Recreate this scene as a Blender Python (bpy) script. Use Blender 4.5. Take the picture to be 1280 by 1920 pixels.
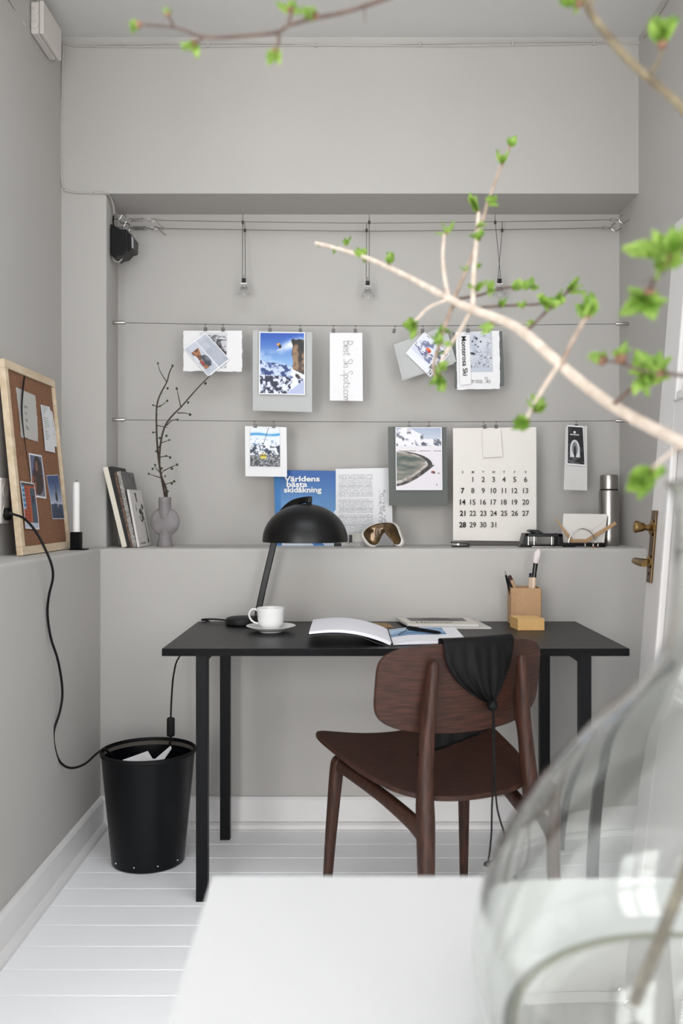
import bpy, bmesh, math, random
import numpy as np
from mathutils import Vector, Matrix
random.seed(7)
D = bpy.data
for o in list(D.objects): D.objects.remove(o, do_unlink=True)
SC = bpy.context.scene
COL = SC.collection
# ---------------------------------------------------------------- camera
F = 1700.0; VX = 655.0; VY = 952.0; H = 1.147
cam_d = D.cameras.new('camera'); cam = D.objects.new('camera', cam_d); COL.objects.link(cam)
cam.location = (0, 0, H); cam.rotation_euler = (math.pi/2, 0, 0)
cam_d.sensor_fit = 'AUTO'; cam_d.sensor_width = 36.0; cam_d.lens = F/1920*36
cam_d.shift_x = -(VX-640)/1920; cam_d.shift_y = (VY-960)/1920
cam_d.clip_start = .02
cam_d.dof.use_dof = True; cam_d.dof.focus_distance = 3.05; cam_d.dof.aperture_fstop = 3.4
SC.camera = cam
# ---------------------------------------------------------------- world, daylight, exposure
SC.view_settings.view_transform = 'Standard'; SC.view_settings.look = 'None'
SC.view_settings.gamma = 1; SC.view_settings.use_curve_mapping = False
SC.view_settings.exposure = 0.0
W = D.worlds.new('sky'); SC.world = W; W.use_nodes = True
bg = W.node_tree.nodes['Background']; bg.inputs[0].default_value = (.86, .93, 1, 1); bg.inputs[1].default_value = 1.0
WIN = [(-2.25, -.95), (-.55, .75), (1.15, 2.35)]
WZ0, WZ1 = .12, 2.3
WPOW = [100, 34, 66]
for i, (a, b) in enumerate(WIN):
    l = D.lights.new('window_daylight', 'AREA'); l.shape = 'RECTANGLE'; l.size = b-a; l.size_y = WZ1-WZ0
    l.energy = WPOW[i]; l.color = (1, .995, .985)
    o = D.objects.new('window_daylight', l); COL.objects.link(o); o.location = ((a+b)/2, -1.95, (WZ0+WZ1)/2)
    o.rotation_euler = (math.pi/2, 0, 0)   # -Z axis looks to +Y
# fill lamp added above an unseen, made-up roof window to brighten the floor
SKX0, SKX1, SKY0, SKY1 = -.75, .75, 1.22, 2.2
l = D.lights.new('added_roof_fill', 'AREA'); l.shape = 'RECTANGLE'; l.size = SKX1-SKX0; l.size_y = SKY1-SKY0; l.energy = 19; l.color = (.9, .95, 1)
o = D.objects.new('added_roof_fill', l); COL.objects.link(o); o.location = ((SKX0+SKX1)/2, (SKY0+SKY1)/2, 3.02)
# ---------------------------------------------------------------- helpers
def V(*a): return Vector(a)
def P(px, py, Y): return Vector(((px-VX)*Y/F, Y, H-(py-VY)*Y/F))
def lin(c): return [((x/255)/12.92 if x/255 <= .04045 else ((x/255+.055)/1.055)**2.4) for x in c]
MATS = {}
def mat(name, c, rough=.5, metal=0, spec=.5, nz=0, nscale=20, stretch=None, bump=0, bscale=200, trans=0, ior=1.45, coat=0, c2=None, sheen=0):
    if name in MATS: return MATS[name]
    m = D.materials.new(name); m.use_nodes = True; nt = m.node_tree; b = nt.nodes['Principled BSDF']
    L = lin(c); b.inputs['Base Color'].default_value = (*L, 1)
    b.inputs['Roughness'].default_value = rough; b.inputs['Metallic'].default_value = metal
    b.inputs['Specular IOR Level'].default_value = spec; b.inputs['IOR'].default_value = ior
    b.inputs['Transmission Weight'].default_value = trans; b.inputs['Coat Weight'].default_value = coat
    if sheen: b.inputs['Sheen Weight'].default_value = sheen
    tc = nt.nodes.new('ShaderNodeTexCoord'); src = tc.outputs['Object']
    if stretch:
        mp = nt.nodes.new('ShaderNodeMapping'); mp.inputs['Scale'].default_value = stretch[:3]
        if len(stretch) > 3: mp.inputs['Rotation'].default_value = stretch[3]
        nt.links.new(src, mp.inputs[0]); src = mp.outputs[0]
    if nz or c2:
        n = nt.nodes.new('ShaderNodeTexNoise'); n.inputs['Scale'].default_value = nscale; n.inputs['Detail'].default_value = 6
        nt.links.new(src, n.inputs['Vector'])
        r = nt.nodes.new('ShaderNodeValToRGB'); nt.links.new(n.outputs[0], r.inputs[0])
        r.color_ramp.elements[0].position = .32; r.color_ramp.elements[1].position = .68
        if c2: A = lin(c2); B = L
        else: A = [x*(1-nz) for x in L]; B = [min(1, x*(1+nz)) for x in L]
        r.color_ramp.elements[0].color = (*A, 1); r.color_ramp.elements[1].color = (*B, 1)
        nt.links.new(r.outputs[0], b.inputs['Base Color'])
    if bump:
        n2 = nt.nodes.new('ShaderNodeTexNoise'); n2.inputs['Scale'].default_value = bscale; n2.inputs['Detail'].default_value = 4
        nt.links.new(src, n2.inputs['Vector'])
        bp = nt.nodes.new('ShaderNodeBump'); bp.inputs['Strength'].default_value = bump; bp.inputs['Distance'].default_value = .002
        nt.links.new(n2.outputs[0], bp.inputs['Height']); nt.links.new(bp.outputs[0], b.inputs['Normal'])
    MATS[name] = m; return m
def print_mat(rough=.45):
    k = 'photo_print_%g' % rough
    if k in MATS: return MATS[k]
    m = D.materials.new(k); m.use_nodes = True; nt = m.node_tree
    at = nt.nodes.new('ShaderNodeAttribute'); at.attribute_name = 'ink'
    nt.links.new(at.outputs['Color'], nt.nodes['Principled BSDF'].inputs['Base Color'])
    nt.nodes['Principled BSDF'].inputs['Roughness'].default_value = rough
    MATS[k] = m; return m
def tag(o, label, cat, group=None, kind=None):
    if label: o['label'] = label
    if cat: o['category'] = cat
    if group: o['group'] = group
    if kind: o['kind'] = kind
    return o
ROOTLOC = {}
def root(name, loc, label, cat, group=None):
    o = D.objects.new(name, None); COL.objects.link(o); o.location = loc; o.empty_display_size = .02
    tag(o, label, cat, group); ROOTLOC[o.name] = Vector(loc); return o
class MB:
    def __init__(s): s.v = []; s.f = []; s.col = None
    def add(s, vs, fs):
        n = len(s.v); s.v += [tuple(x) for x in vs]; s.f += [tuple(i+n for i in f) for f in fs]; return s
    def box(s, c, sz, R=None):
        c = Vector(c); h = [x/2 for x in sz]; vs = []
        for x in (-1, 1):
            for y in (-1, 1):
                for z in (-1, 1):
                    p = Vector((x*h[0], y*h[1], z*h[2]))
                    if R is not None: p = R @ p
                    vs.append(c+p)
        return s.add(vs, [(0, 1, 3, 2), (4, 6, 7, 5), (0, 4, 5, 1), (2, 3, 7, 6), (0, 2, 6, 4), (1, 5, 7, 3)])
    def bx(s, x0, x1, y0, y1, z0, z1): return s.box(((x0+x1)/2, (y0+y1)/2, (z0+z1)/2), (x1-x0, y1-y0, z1-z0))
    def loft(s, rings, cap=True, closed=True):
        n = len(rings[0]); b = len(s.v)
        for r in rings: s.v += [tuple(p) for p in r]
        for i in range(len(rings)-1):
            for j in range(n if closed else n-1):
                k = (j+1) % n
                s.f.append((b+i*n+j, b+i*n+k, b+(i+1)*n+k, b+(i+1)*n+j))
        if cap:
            s.f.append(tuple(b+j for j in range(n))[::-1]); s.f.append(tuple(b+(len(rings)-1)*n+j for j in range(n)))
        return s
    def tube(s, pts, r, n=10, smooth=4, cap=True):
        pts = [Vector(p) for p in pts]
        rr = r if isinstance(r, (list, tuple)) else [r]*len(pts)
        if smooth and len(pts) > 2: pts, rr = catmull(pts, rr, smooth)
        t0 = (pts[1]-pts[0]).normalized(); a = t0.cross(Vector((0, 0, 1)))
        if a.length < 1e-3: a = t0.cross(Vector((1, 0, 0)))
        a.normalize(); rings = []
        for i, p in enumerate(pts):
            t = (pts[min(i+1, len(pts)-1)]-pts[max(i-1, 0)])
            if t.length < 1e-9: t = t0.copy()
            t.normalize(); a = (a-t*a.dot(t)).normalized(); b = t.cross(a)
            rings.append([p+(a*math.cos(q)+b*math.sin(q))*rr[i] for q in [2*math.pi*k/n for k in range(n)]])
        return s.loft(rings, cap)
    def lathe(s, c, prof, n=40, axis=None):
        c = Vector(c); rings = []
        M = Matrix.Identity(3) if axis is None else Vector((0, 0, 1)).rotation_difference(Vector(axis)).to_matrix()
        for r, z in prof:
            rings.append([c+M@Vector((max(r, 1e-5)*math.cos(2*math.pi*k/n), max(r, 1e-5)*math.sin(2*math.pi*k/n), z)) for k in range(n)])
        return s.loft(rings, False)
    def prism(s, poly, ext):
        ext = Vector(ext); poly = [Vector(p) for p in poly]; n = len(poly); b = len(s.v)
        s.v += [tuple(p) for p in poly]+[tuple(p+ext) for p in poly]
        s.f.append(tuple(range(b, b+n))[::-1]); s.f.append(tuple(range(b+n, b+2*n)))
        for i in range(n): s.f.append((b+i, b+(i+1) % n, b+n+(i+1) % n, b+n+i))
        return s
    def patch(s, fn, nu, nv):
        b = len(s.v)
        for j in range(nv+1):
            for i in range(nu+1): s.v.append(tuple(fn(i/nu, j/nv)))
        for j in range(nv):
            for i in range(nu):
                a = b+j*(nu+1)+i; s.f.append((a, a+1, a+nu+2, a+nu+1))
        return s
    def blob(s, c, r, seed=0, n=2):
        bm = bmesh.new(); bmesh.ops.create_icosphere(bm, subdivisions=n, radius=1)
        rx, ry, rz = r if isinstance(r, (tuple, list)) else (r, r, r)
        c = Vector(c); base = len(s.v)
        for v in bm.verts: s.v.append((c.x+v.co.x*rx, c.y+v.co.y*ry, c.z+v.co.z*rz))
        for f in bm.faces: s.f.append(tuple(base+v.index for v in f.verts))
        bm.free(); return s
    def build(s, name, m, parent=None, smooth=False, bevel=0, solid=0, off=0, seg=2, sub=0, auto=35):
        me = D.meshes.new(name); vs = np.array(s.v, dtype=float)
        o = D.objects.new(name, me); COL.objects.link(o)
        if parent is not None:
            p = parent
            while p.parent is not None: p = p.parent
            base = ROOTLOC.get(p.name, Vector((0, 0, 0)))
            o.parent = parent
        else:
            base = Vector(((vs[:, 0].min()+vs[:, 0].max())/2, (vs[:, 1].min()+vs[:, 1].max())/2, vs[:, 2].min()))
            o.location = base; ROOTLOC[o.name] = base
        vs = vs-np.array(base)
        me.from_pydata([tuple(x) for x in vs], [], s.f); me.update()
        bm = bmesh.new(); bm.from_mesh(me); 
        if s.col is None and not solid:
            bmesh.ops.recalc_face_normals(bm, faces=bm.faces)
        bm.to_mesh(me); bm.free()
        if m: me.materials.append(m)
        if s.col is not None:
            ca = me.color_attributes.new('ink', 'FLOAT_COLOR', 'POINT'); ca.data.foreach_set('color', s.col.astype(np.float32).ravel())
        if smooth:
            me.polygons.foreach_set('use_smooth', [True]*len(me.polygons))
            if auto:
                bm = bmesh.new(); bm.from_mesh(me); lim = math.radians(auto)
                for e in bm.edges:
                    if len(e.link_faces) == 2 and e.calc_face_angle(0) > lim: e.smooth = False
                bm.to_mesh(me); bm.free()
        if sub:
            md = o.modifiers.new('sub', 'SUBSURF'); md.levels = sub; md.render_levels = sub
        if solid:
            md = o.modifiers.new('solid', 'SOLIDIFY'); md.thickness = solid; md.offset = off
        if bevel:
            md = o.modifiers.new('bevel', 'BEVEL'); md.width = bevel; md.segments = seg; md.limit_method = 'ANGLE'; md.angle_limit = .6
        return o
def catmull(pts, rr, k):
    P_ = []; R_ = []; n = len(pts)
    for i in range(n-1):
        p0 = pts[max(i-1, 0)]; p1 = pts[i]; p2 = pts[i+1]; p3 = pts[min(i+2, n-1)]
        for j in range(k):
            t = j/k
            P_.append(.5*((2*p1)+(p2-p0)*t+(2*p0-5*p1+4*p2-p3)*t*t+(3*p1-p0-3*p2+p3)*t**3)); R_.append(rr[i]+(rr[i+1]-rr[i])*t)
    P_.append(pts[-1]); R_.append(rr[-1]); return P_, R_
def struct(o): o['kind'] = 'structure'; return o
# ---- printed pictures: procedural ink on a fine grid
def _hash(ix, iy, seed):
    h = (ix.astype(np.int64)*374761393+iy.astype(np.int64)*668265263+seed*974711) & 0xffffffff
    h = ((h ^ (h >> 13))*1274126177) & 0xffffffff
    return ((h ^ (h >> 16)) & 0xffff)/65535.0
def noise(x, y, seed=0):
    ix = np.floor(x); iy = np.floor(y); fx = x-ix; fy = y-iy; fx = fx*fx*(3-2*fx); fy = fy*fy*(3-2*fy)
    a = _hash(ix, iy, seed); b = _hash(ix+1, iy, seed); c = _hash(ix, iy+1, seed); d = _hash(ix+1, iy+1, seed)
    return (a*(1-fx)+b*fx)*(1-fy)+(c*(1-fx)+d*fx)*fy
def fbm(x, y, seed=0, o=4):
    s = 0; a = .5; t = 0
    for i in range(o): s = s+a*noise(x*2**i, y*2**i, seed+i*17); t += a; a *= .5
    return s/t
def mixc(a, b, t): t = np.clip(t, 0, 1)[..., None]; return a*(1-t)+np.array(b, float)*t
def solidc(U, c): return np.ones(U.shape+(3,))*np.array(c, float)
def put(c, mask, col): return mixc(c, col, mask.astype(float))
def ell(U, V_, cx, cy, rx, ry): return ((U-cx)/rx)**2+((V_-cy)/ry)**2 < 1
def sheet(name, tl, tr, br, bl, colour, label=None, cat=None, group=None, parent=None, bow=.002, res=None, th=.0006, rough=.5, deckle=0, nrm=None):
    tl, tr, br, bl = map(Vector, (tl, tr, br, bl))
    w = ((tr-tl).length+(br-bl).length)/2; h = ((tl-bl).length+(tr-br).length)/2
    n = (tr-tl).cross(tl-bl).normalized()
    if n.y > 0 and nrm is None: n = -n
    if nrm is not None and n.dot(Vector(nrm)) < 0: n = -n
    isfn = callable(colour)
    if isfn: nu, nv = (res or (max(20, int(w*900)), max(20, int(h*900))))
    else: nu, nv = (40, 40) if deckle else (6, 10)
    u = np.linspace(0, 1, nu+1); v = np.linspace(0, 1, nv+1); U, V_ = np.meshgrid(u, v)
    A = np.array(bl)[None, None]*((1-U)*(1-V_))[..., None]+np.array(br)*(U*(1-V_))[..., None]+np.array(tl)*((1-U)*V_)[..., None]+np.array(tr)*(U*V_)[..., None]
    if deckle:
        ex = np.array((tr-tl).normalized()); ey = np.array((tl-bl).normalized())
        k = deckle*(fbm(V_*14, U*0+1, 5)-.5)*2
        A = A+ex*(k*(U > .999)+(k*.6)*(U < .001))[..., None]+ey*((deckle*(fbm(U*14, V_*0+3, 9)-.5)*2)*(V_ < .001))[..., None]
    A = A+np.array(n)*(bow*np.sin((1-V_)*math.pi*.9)*(1)+bow*.5*(1-V_)**2)[..., None]
    mb = MB(); m = nu+1
    vs = A.reshape(-1, 3); N = len(vs)
    F_ = [(j*m+i, j*m+i+1, (j+1)*m+i+1, (j+1)*m+i) for j in range(nv) for i in range(nu)]
    # orientation: front faces along n
    e1 = Vector(vs[1])-Vector(vs[0]); e2 = Vector(vs[m])-Vector(vs[0])
    if e1.cross(e2).dot(n) < 0: F_ = [f[::-1] for f in F_]
    back = vs-np.array(n)*th
    # four-sided closed sheet (coarse back follows the same grid)
    mb.v = [tuple(x) for x in vs]+[tuple(x) for x in back]
    mb.f = F_+[tuple(i+N for i in f[::-1]) for f in F_]
    rim = [i for i in range(nu)]+[j*m+nu for j in range(nv)]+[nv*m+i for i in range(nu, 0, -1)]+[j*m for j in range(nv, 0, -1)]
    for a, b in zip(rim, rim[1:]+rim[:1]): mb.f.append((a, b, b+N, a+N))
    if isfn:
        c = np.clip(colour(U, V_), 0, 255)/255
        c = np.where(c <= .04045, c/12.92, ((c+.055)/1.055)**2.4)
        c = np.concatenate([c, np.ones(c.shape[:2]+(1,))], 2).reshape(-1, 4)
        bk = np.ones_like(c)*.75; mb.col = np.concatenate([c, bk], 0)
        o = mb.build(name, print_mat(rough), parent, smooth=True, auto=0)
    else:
        o = mb.build(name, colour, parent)
    if parent is None: tag(o, label, cat, group)
    elif label: o['label'] = label
    return o
def psheet(name, q, Y, colour, *a, **k):
    return sheet(name, *[P(x, y, Y+(dy if (dy := 0) else 0)) for x, y in q], colour, *a, **k)
# ---- lettering
_tc = {}
def text_mesh(s, off=0.0, extra=None):
    key = (s, off)
    if key in _tc: return _tc[key]
    c = D.curves.new('lettering', 'FONT'); c.body = s; c.size = 1; c.offset = off; c.resolution_u = 4
    o = D.objects.new('lettering', c); COL.objects.link(o)
    bpy.context.view_layer.update()
    me = D.meshes.new_from_object(o.evaluated_get(bpy.context.evaluated_depsgraph_get()))
    vs = [v.co.copy() for v in me.vertices]; fs = [tuple(p.vertices) for p in me.polygons]
    D.objects.remove(o); D.curves.remove(c); D.meshes.remove(me)
    _tc[key] = (vs, fs); return vs, fs
def put_text(mb, s, org, xd, yd, size, off=0.0, align='l', sx=1.0, lift=.0008):
    vs, fs = text_mesh(s, off)
    if not vs: return
    w = max(v.x for v in vs)+min(v.x for v in vs)
    dx = {'l': 0, 'c': -w/2, 'r': -w}[align]
    xd = Vector(xd).normalized(); yd = Vector(yd).normalized(); n = xd.cross(yd)
    mb.add([Vector(org)+xd*((v.x+dx)*size*sx)+yd*(v.y*size)+n*lift for v in vs], fs)
HW = {'B': [[(0, 0), (0, 1), (.35, .9), (.35, .6), (0, .52), (.42, .4), (.4, .08), (0, 0)]],
 'e': [[(0, .25), (.35, .28), (.3, .48), (.1, .48), (0, .25), (.08, .03), (.36, .06)]],
 's': [[(.3, .45), (.1, .48), (.03, .35), (.28, .18), (.2, 0), (0, .05)]],
 't': [[(.12, .8), (.1, .1), (.25, 0)], [(0, .55), (.28, .57)]],
 'S': [[(.42, .9), (.2, 1), (.03, .8), (.35, .4), (.3, .05), (0, .05)]],
 'k': [[(0, .95), (0, 0)], [(.32, .48), (.03, .22), (.34, 0)]],
 'i': [[(0, .45), (0, 0)], [(0, .65), (.02, .68)]],
 'p': [[(0, .45), (0, -.4)], [(0, .4), (.25, .48), (.32, .2), (.2, 0), (0, .08)]],
 'o': [[(.18, .48), (0, .3), (.08, .02), (.3, .08), (.33, .35), (.18, .48)]],
 '.': [[(0, 0), (.03, .03)]], 'c': [[(.32, .42), (.12, .48), (0, .2), (.12, 0), (.34, .06)]],
 'm': [[(0, .45), (0, 0)], [(0, .35), (.12, .47), (.2, .35), (.2, 0)], [(.2, .35), (.34, .47), (.42, .3), (.42, 0)]],
 'n': [[(0, .45), (0, 0)], [(0, .35), (.2, .48), (.3, .3), (.3, 0)]],
 'r': [[(0, .45), (0, 0)], [(0, .33), (.12, .46), (.28, .44)]],
 'a': [[(.3, .45), (.1, .46), (0, .2), (.1, 0), (.3, .15), (.3, .45), (.32, .05), (.4, 0)]],
 'M': [[(0, 0), (.05, 1), (.25, .3), (.45, 1), (.5, 0)]], 'u': [[(0, .45), (.03, .05), (.2, 0), (.3, .2), (.3, .45), (.32, 0)]]}
def hand(mb, s, org, xd, yd, size, wd=.0006, gap=.16, lift=.0008):
    xd = Vector(xd).normalized(); yd = Vector(yd).normalized(); n = xd.cross(yd); x = 0; org = Vector(org)
    for ch in s:
        if ch == ' ': x += .3; continue
        st = HW[ch]; w = max(p[0] for q in st for p in q)
        for q in st:
            pts = [org+xd*((x+p[0])*size)+yd*(p[1]*size)+n*lift for p in q]
            if len(pts) > 2: pts, _ = catmull(pts, [0]*len(pts), 3)
            for a, b in zip(pts, pts[1:]):
                t = (b-a)
                if t.length < 1e-7: continue
                t.normalize(); sd = n.cross(t)*wd; k = len(mb.v)
                mb.v += [tuple(a-sd-t*wd*.5), tuple(a+sd-t*wd*.5), tuple(b+sd+t*wd*.5), tuple(b-sd+t*wd*.5)]; mb.f.append((k, k+1, k+2, k+3))
        x += w+gap
# ---------------------------------------------------------------- materials
M_wall = mat('wall_paint', (184, 181, 177), .75, nz=.012, nscale=3, bump=.12, bscale=60, spec=.2)
M_ceil = mat('ceiling_paint', (214, 213, 210), .85, nz=.01, nscale=3, spec=.2)
M_trim = mat('trim_paint', (226, 224, 223), .4, nz=.015, nscale=12, bump=.08, bscale=40)
M_floor = mat('floor_paint', (250, 250, 252), .35, nz=.01, nscale=5, stretch=(.6, 6, 1), bump=.1, bscale=14)
M_gap = mat('floor_gap', (150, 149, 148), .8)
M_door = mat('door_paint', (216, 213, 211), .32, nz=.01, nscale=10)
M_black = mat('black_desk_top', (15, 15, 16), .42, spec=.5, nz=.25, nscale=9, stretch=(1, 8, 1), bump=.1, bscale=30)
M_edgeshade = mat('shaded_edge_black', (14, 14, 16), .6, spec=.15, c2=(6, 6, 8), nscale=60, bump=.3, bscale=90)  # desk-top black again, darkened and dulled to put shade on its edges
M_steel_b = mat('black_steel', (7, 8, 11), .42, spec=.16)
M_lampblack = mat('matt_black_lacquer', (9, 9, 10), .38, spec=.4)
M_rubber = mat('black_rubber', (9, 9, 10), .55, spec=.3)
M_plastic_b = mat('black_plastic', (9, 10, 12), .35, spec=.35)
M_wood = mat('dark_oak', (72, 44, 33), .45, spec=.35, c2=(40, 24, 19), nscale=7, stretch=(22, 22, 2), bump=.25, bscale=20)
M_ply = mat('dark_oak_veneer', (72, 42, 32), .45, spec=.35, c2=(42, 26, 20), nscale=6, stretch=(3, 3, 34), bump=.15, bscale=22)
M_seat = mat('dark_oak_seat_veneer', (66, 40, 31), .45, spec=.3, c2=(42, 26, 21), nscale=6, stretch=(4, 30, 4, (0, 0, .42)), bump=.15, bscale=22)
M_cloth = mat('black_cloth', (7, 7, 9), .6, spec=.25, bump=.3, bscale=400)
M_white_p = mat('white_porcelain', (236, 236, 234), .12)
M_paper = mat('white_paper', (233, 232, 233), .8, spec=.2)
M_cream = mat('cream_paper', (228, 223, 217), .8, spec=.2)
M_lgrey = mat('light_grey_card', (186, 187, 186), .8, spec=.2)
M_dgrey = mat('dark_grey_card', (104, 107, 104), .85, spec=.2)
M_ink = mat('black_ink', (40, 38, 38), .7)
M_inkb = mat('dark_black_ink', (16, 15, 15), .7)
M_pencil = mat('pencil_line', (96, 94, 94), .8)
M_steel = mat('brushed_steel', (175, 172, 168), .28, metal=1, nz=.1, nscale=4, stretch=(60, 60, 1))
M_chrome = mat('chrome', (205, 203, 200), .14, metal=1)
M_clip = mat('clip_steel', (96, 94, 92), .45, metal=.8)
M_wire = mat('wire_steel', (88, 84, 80), .45, metal=.8)
M_wire2 = mat('bronze_cable', (120, 110, 98), .4, metal=.7)
M_brass = mat('aged_brass', (140, 113, 72), .3, metal=1, nz=.35, nscale=30)
M_brassd = mat('dark_brass_plate', (108, 88, 64), .36, metal=1, nz=.3, nscale=25)
M_pcable = mat('painted_cable', (182, 178, 173), .7)
M_pbox = mat('painted_plastic', (212, 205, 200), .5)
M_kraft = mat('kraft_board', (184, 148, 112), .75, nz=.05, nscale=60)
M_kraft2 = mat('kraft_yellow', (214, 172, 112), .75, nz=.05, nscale=60)
M_pine = mat('pine_wood', (224, 205, 178), .55, c2=(204, 182, 150), nscale=5, stretch=(8, 1.5, 8))
M_cork = mat('cork', (146, 104, 76), .9, c2=(120, 82, 60), nscale=160, bump=.4, bscale=300)
M_wax = mat('white_wax', (238, 236, 232), .45)
M_clay = mat('grey_clay', (132, 126, 127), .55, nz=.16, nscale=26, bump=.2, bscale=120)
M_twig = mat('dark_twig', (64, 54, 46), .8, nz=.2, nscale=60)
M_bud = mat('dark_green_bud', (58, 74, 44), .7, nz=.3, nscale=150)
M_bark = mat('pale_bark', (206, 192, 178), .75, c2=(176, 160, 146), nscale=60, bump=.4, bscale=250)
M_bark2 = mat('olive_bark', (132, 122, 96), .75, c2=(92, 80, 62), nscale=50, bump=.4, bscale=250)
M_bark3 = mat('brown_bark', (104, 86, 76), .75, c2=(72, 54, 48), nscale=60)
M_scale = mat('bud_scale', (140, 106, 84), .7, c2=(104, 70, 54), nscale=120)
def leaf_mat():
    m = D.materials.new('fresh_leaf'); m.use_nodes = True; nt = m.node_tree; b = nt.nodes['Principled BSDF']
    tc = nt.nodes.new('ShaderNodeTexCoord'); n = nt.nodes.new('ShaderNodeTexNoise'); n.inputs['Scale'].default_value = 60
    r = nt.nodes.new('ShaderNodeValToRGB'); nt.links.new(tc.outputs['Object'], n.inputs[0]); nt.links.new(n.outputs[0], r.inputs[0])
    r.color_ramp.elements[0].position = .35; r.color_ramp.elements[1].position = .65
    r.color_ramp.elements[0].color = (*lin((98, 136, 42)), 1); r.color_ramp.elements[1].color = (*lin((152, 182, 86)), 1)
    nt.links.new(r.outputs[0], b.inputs['Base Color']); b.inputs['Roughness'].default_value = .5
    tr = nt.nodes.new('ShaderNodeBsdfTranslucent'); nt.links.new(r.outputs[0], tr.inputs[0])
    mx = nt.nodes.new('ShaderNodeMixShader'); mx.inputs[0].default_value = .35
    nt.links.new(b.outputs[0], mx.inputs[1]); nt.links.new(tr.outputs[0], mx.inputs[2])
    nt.links.new(mx.outputs[0], nt.nodes['Material Output'].inputs[0]); return m
M_leaf = leaf_mat()
M_glass = mat('clear_glass', (250, 252, 250), .0, trans=1, ior=1.45)
M_bulb = mat('bulb_glass', (245, 245, 245), .03, trans=.9, ior=1.4)
M_whitetable = mat('white_table_laminate', (201, 201, 200), .4, spec=.4)
M_pale = mat('pale_card', (212, 210, 207), .8, spec=.2)
# ---------------------------------------------------------------- the room
XL, XR = -.896, 1.068; XLU = -1.064; YW = 3.263; YH = 3.35; YN = 3.59; ZL = 1.001; ZH = 2.308; ZC = 2.885
XM0, XM1, YM0, YM1 = -2.5, 2.6, -1.8, 1.2
fl = MB(); fl.bx(XM0, XM1, YM0, YW, -.03, -.0035); struct(fl.build('floor', M_gap))
pk = MB(); y = 2.97+.12*3
boards = []
while y > YM0+.12:
    boards.append((y-.12+.0012, y-.0012)); y -= .12
for a, b in boards:
    b = min(b, YW)
    if b-a > .01: pk.bx(XM0 if a < YM1 else XLU, XM1 if a < YM1 else XR, a, b, -.02, 0)
fo = pk.build('floor_boards', M_floor, bpy.data.objects['floor'], bevel=.0015)
q = MB(); q.bx(XM0, XM1, YM0, YM1, ZC, ZC+.05); struct(q.build('ceiling', mat('white_wall_paint', (240, 240, 240), .8, spec=.2, nz=.01, nscale=3)))
ce = MB(); ce.bx(XLU-.1, XR+.1, SKY1, 3.75, ZC, ZC+.05); ce.bx(XLU-.1, SKX0, YM1, SKY1, ZC, ZC+.05); ce.bx(SKX1, XR+.1, YM1, SKY1, ZC, ZC+.05); ce.bx(SKX0, SKX1, YM1, SKY0, ZC, ZC+.05); struct(ce.build('ceiling', M_ceil))
def rnd(x0, z0, s, r=.012, n=5):
    return [(x0-s*r*(1-math.sin(a)), z0-r*(1-math.cos(a))) for a in [math.pi/2*i/n for i in range(n+1)]]
wb = MB()
prof = [(YN+.1, 0), (YW, 0), (YW, ZL-.012)]+[(YW+.012*(1-math.cos(a)), ZL-.012*(1-math.sin(a))) for a in [math.pi/2*i/6 for i in range(1, 7)]]+[(YN+.1, ZL)]
wb.prism([V(XLU-.1, a, b) for a, b in prof], (XR-XLU+.2, 0, 0))
wb.bx(XLU-.1, XR+.1, YN, YN+.1, ZL, ZC)
wb.bx(XLU-.1, XR+.1, YH, YN, ZH, ZC)
wb.prism([V(XLU-.1, YH, ZL), V(-.903, YH, ZL), V(-.899, YH+.003, ZL), V(-.8975, YH+.01, ZL), V(-.9165, YN, ZL), V(XLU-.1, YN, ZL)], (0, 0, ZH-ZL))
struct(wb.build('wall_back', M_wall, smooth=True, auto=25))
wl = MB()
prof = [(XLU-.1, 0), (XL, 0), (XL, ZL-.012)]+[(XL-.012*(1-math.cos(a)), ZL-.012*(1-math.sin(a))) for a in [math.pi/2*i/6 for i in range(1, 7)]]+[(XLU-.1, ZL)]
wl.prism([V(a, YM1, b) for a, b in prof], (0, YW-YM1, 0))
wl.bx(XLU-.1, XLU, YM1, 3.7, ZL, ZC)
struct(wl.build('wall_left', M_wall, smooth=True, auto=25))
wr = MB(); wr.bx(XR, XR+.1, YM1, 3.7, 0, ZC)
struct(wr.build('wall_right', M_wall))
M_wallw = mat('white_wall_paint', (240, 240, 240), .8, spec=.2, nz=.01, nscale=3)
q = MB(); q.bx(XM0-.1, XLU-.1, YM1, YM1+.1, 0, ZC); q.bx(XM0-.1, XM0, YM0, YM1, 0, ZC); struct(q.build('wall_rear_left', M_wallw))
q = MB(); q.bx(XR+.1, XM1+.1, YM1, YM1+.1, 0, ZC); q.bx(XM1, XM1+.1, YM0, YM1, 0, ZC); struct(q.build('wall_rear_right', M_wallw))
rw = MB(); xs = [XM0-.1]+[q for w in WIN for q in w]+[XM1+.1]
for i in range(0, len(xs), 2): rw.bx(xs[i], xs[i+1], YM0-.12, YM0, 0, ZC)
for a, b in WIN: rw.bx(a, b, YM0-.12, YM0, 0, WZ0); rw.bx(a, b, YM0-.12, YM0, WZ1, ZC)
struct(rw.build('wall_rear', M_wallw))
for i, (a, b) in enumerate(WIN):
    w = MB(); y0, y1 = YM0-.07, YM0-.02; t = .045
    w.bx(a, b, y0, y1, WZ0, WZ0+t); w.bx(a, b, y0, y1, WZ1-t, WZ1); w.bx(a, a+t, y0, y1, WZ0+t, WZ1-t); w.bx(b-t, b, y0, y1, WZ0+t, WZ1-t)
    m = (a+b)/2; w.bx(m-.04, m+.04, y0, y1, WZ0+t, WZ1-t)
    w.bx(a+t, m-.04, y0+.01, y1-.01, 1.66, 1.7); w.bx(m+.04, b-t, y0+.01, y1-.01, 1.66, 1.7)
    struct(w.build('window_%d' % (i+1), M_trim, bevel=.003))
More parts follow.
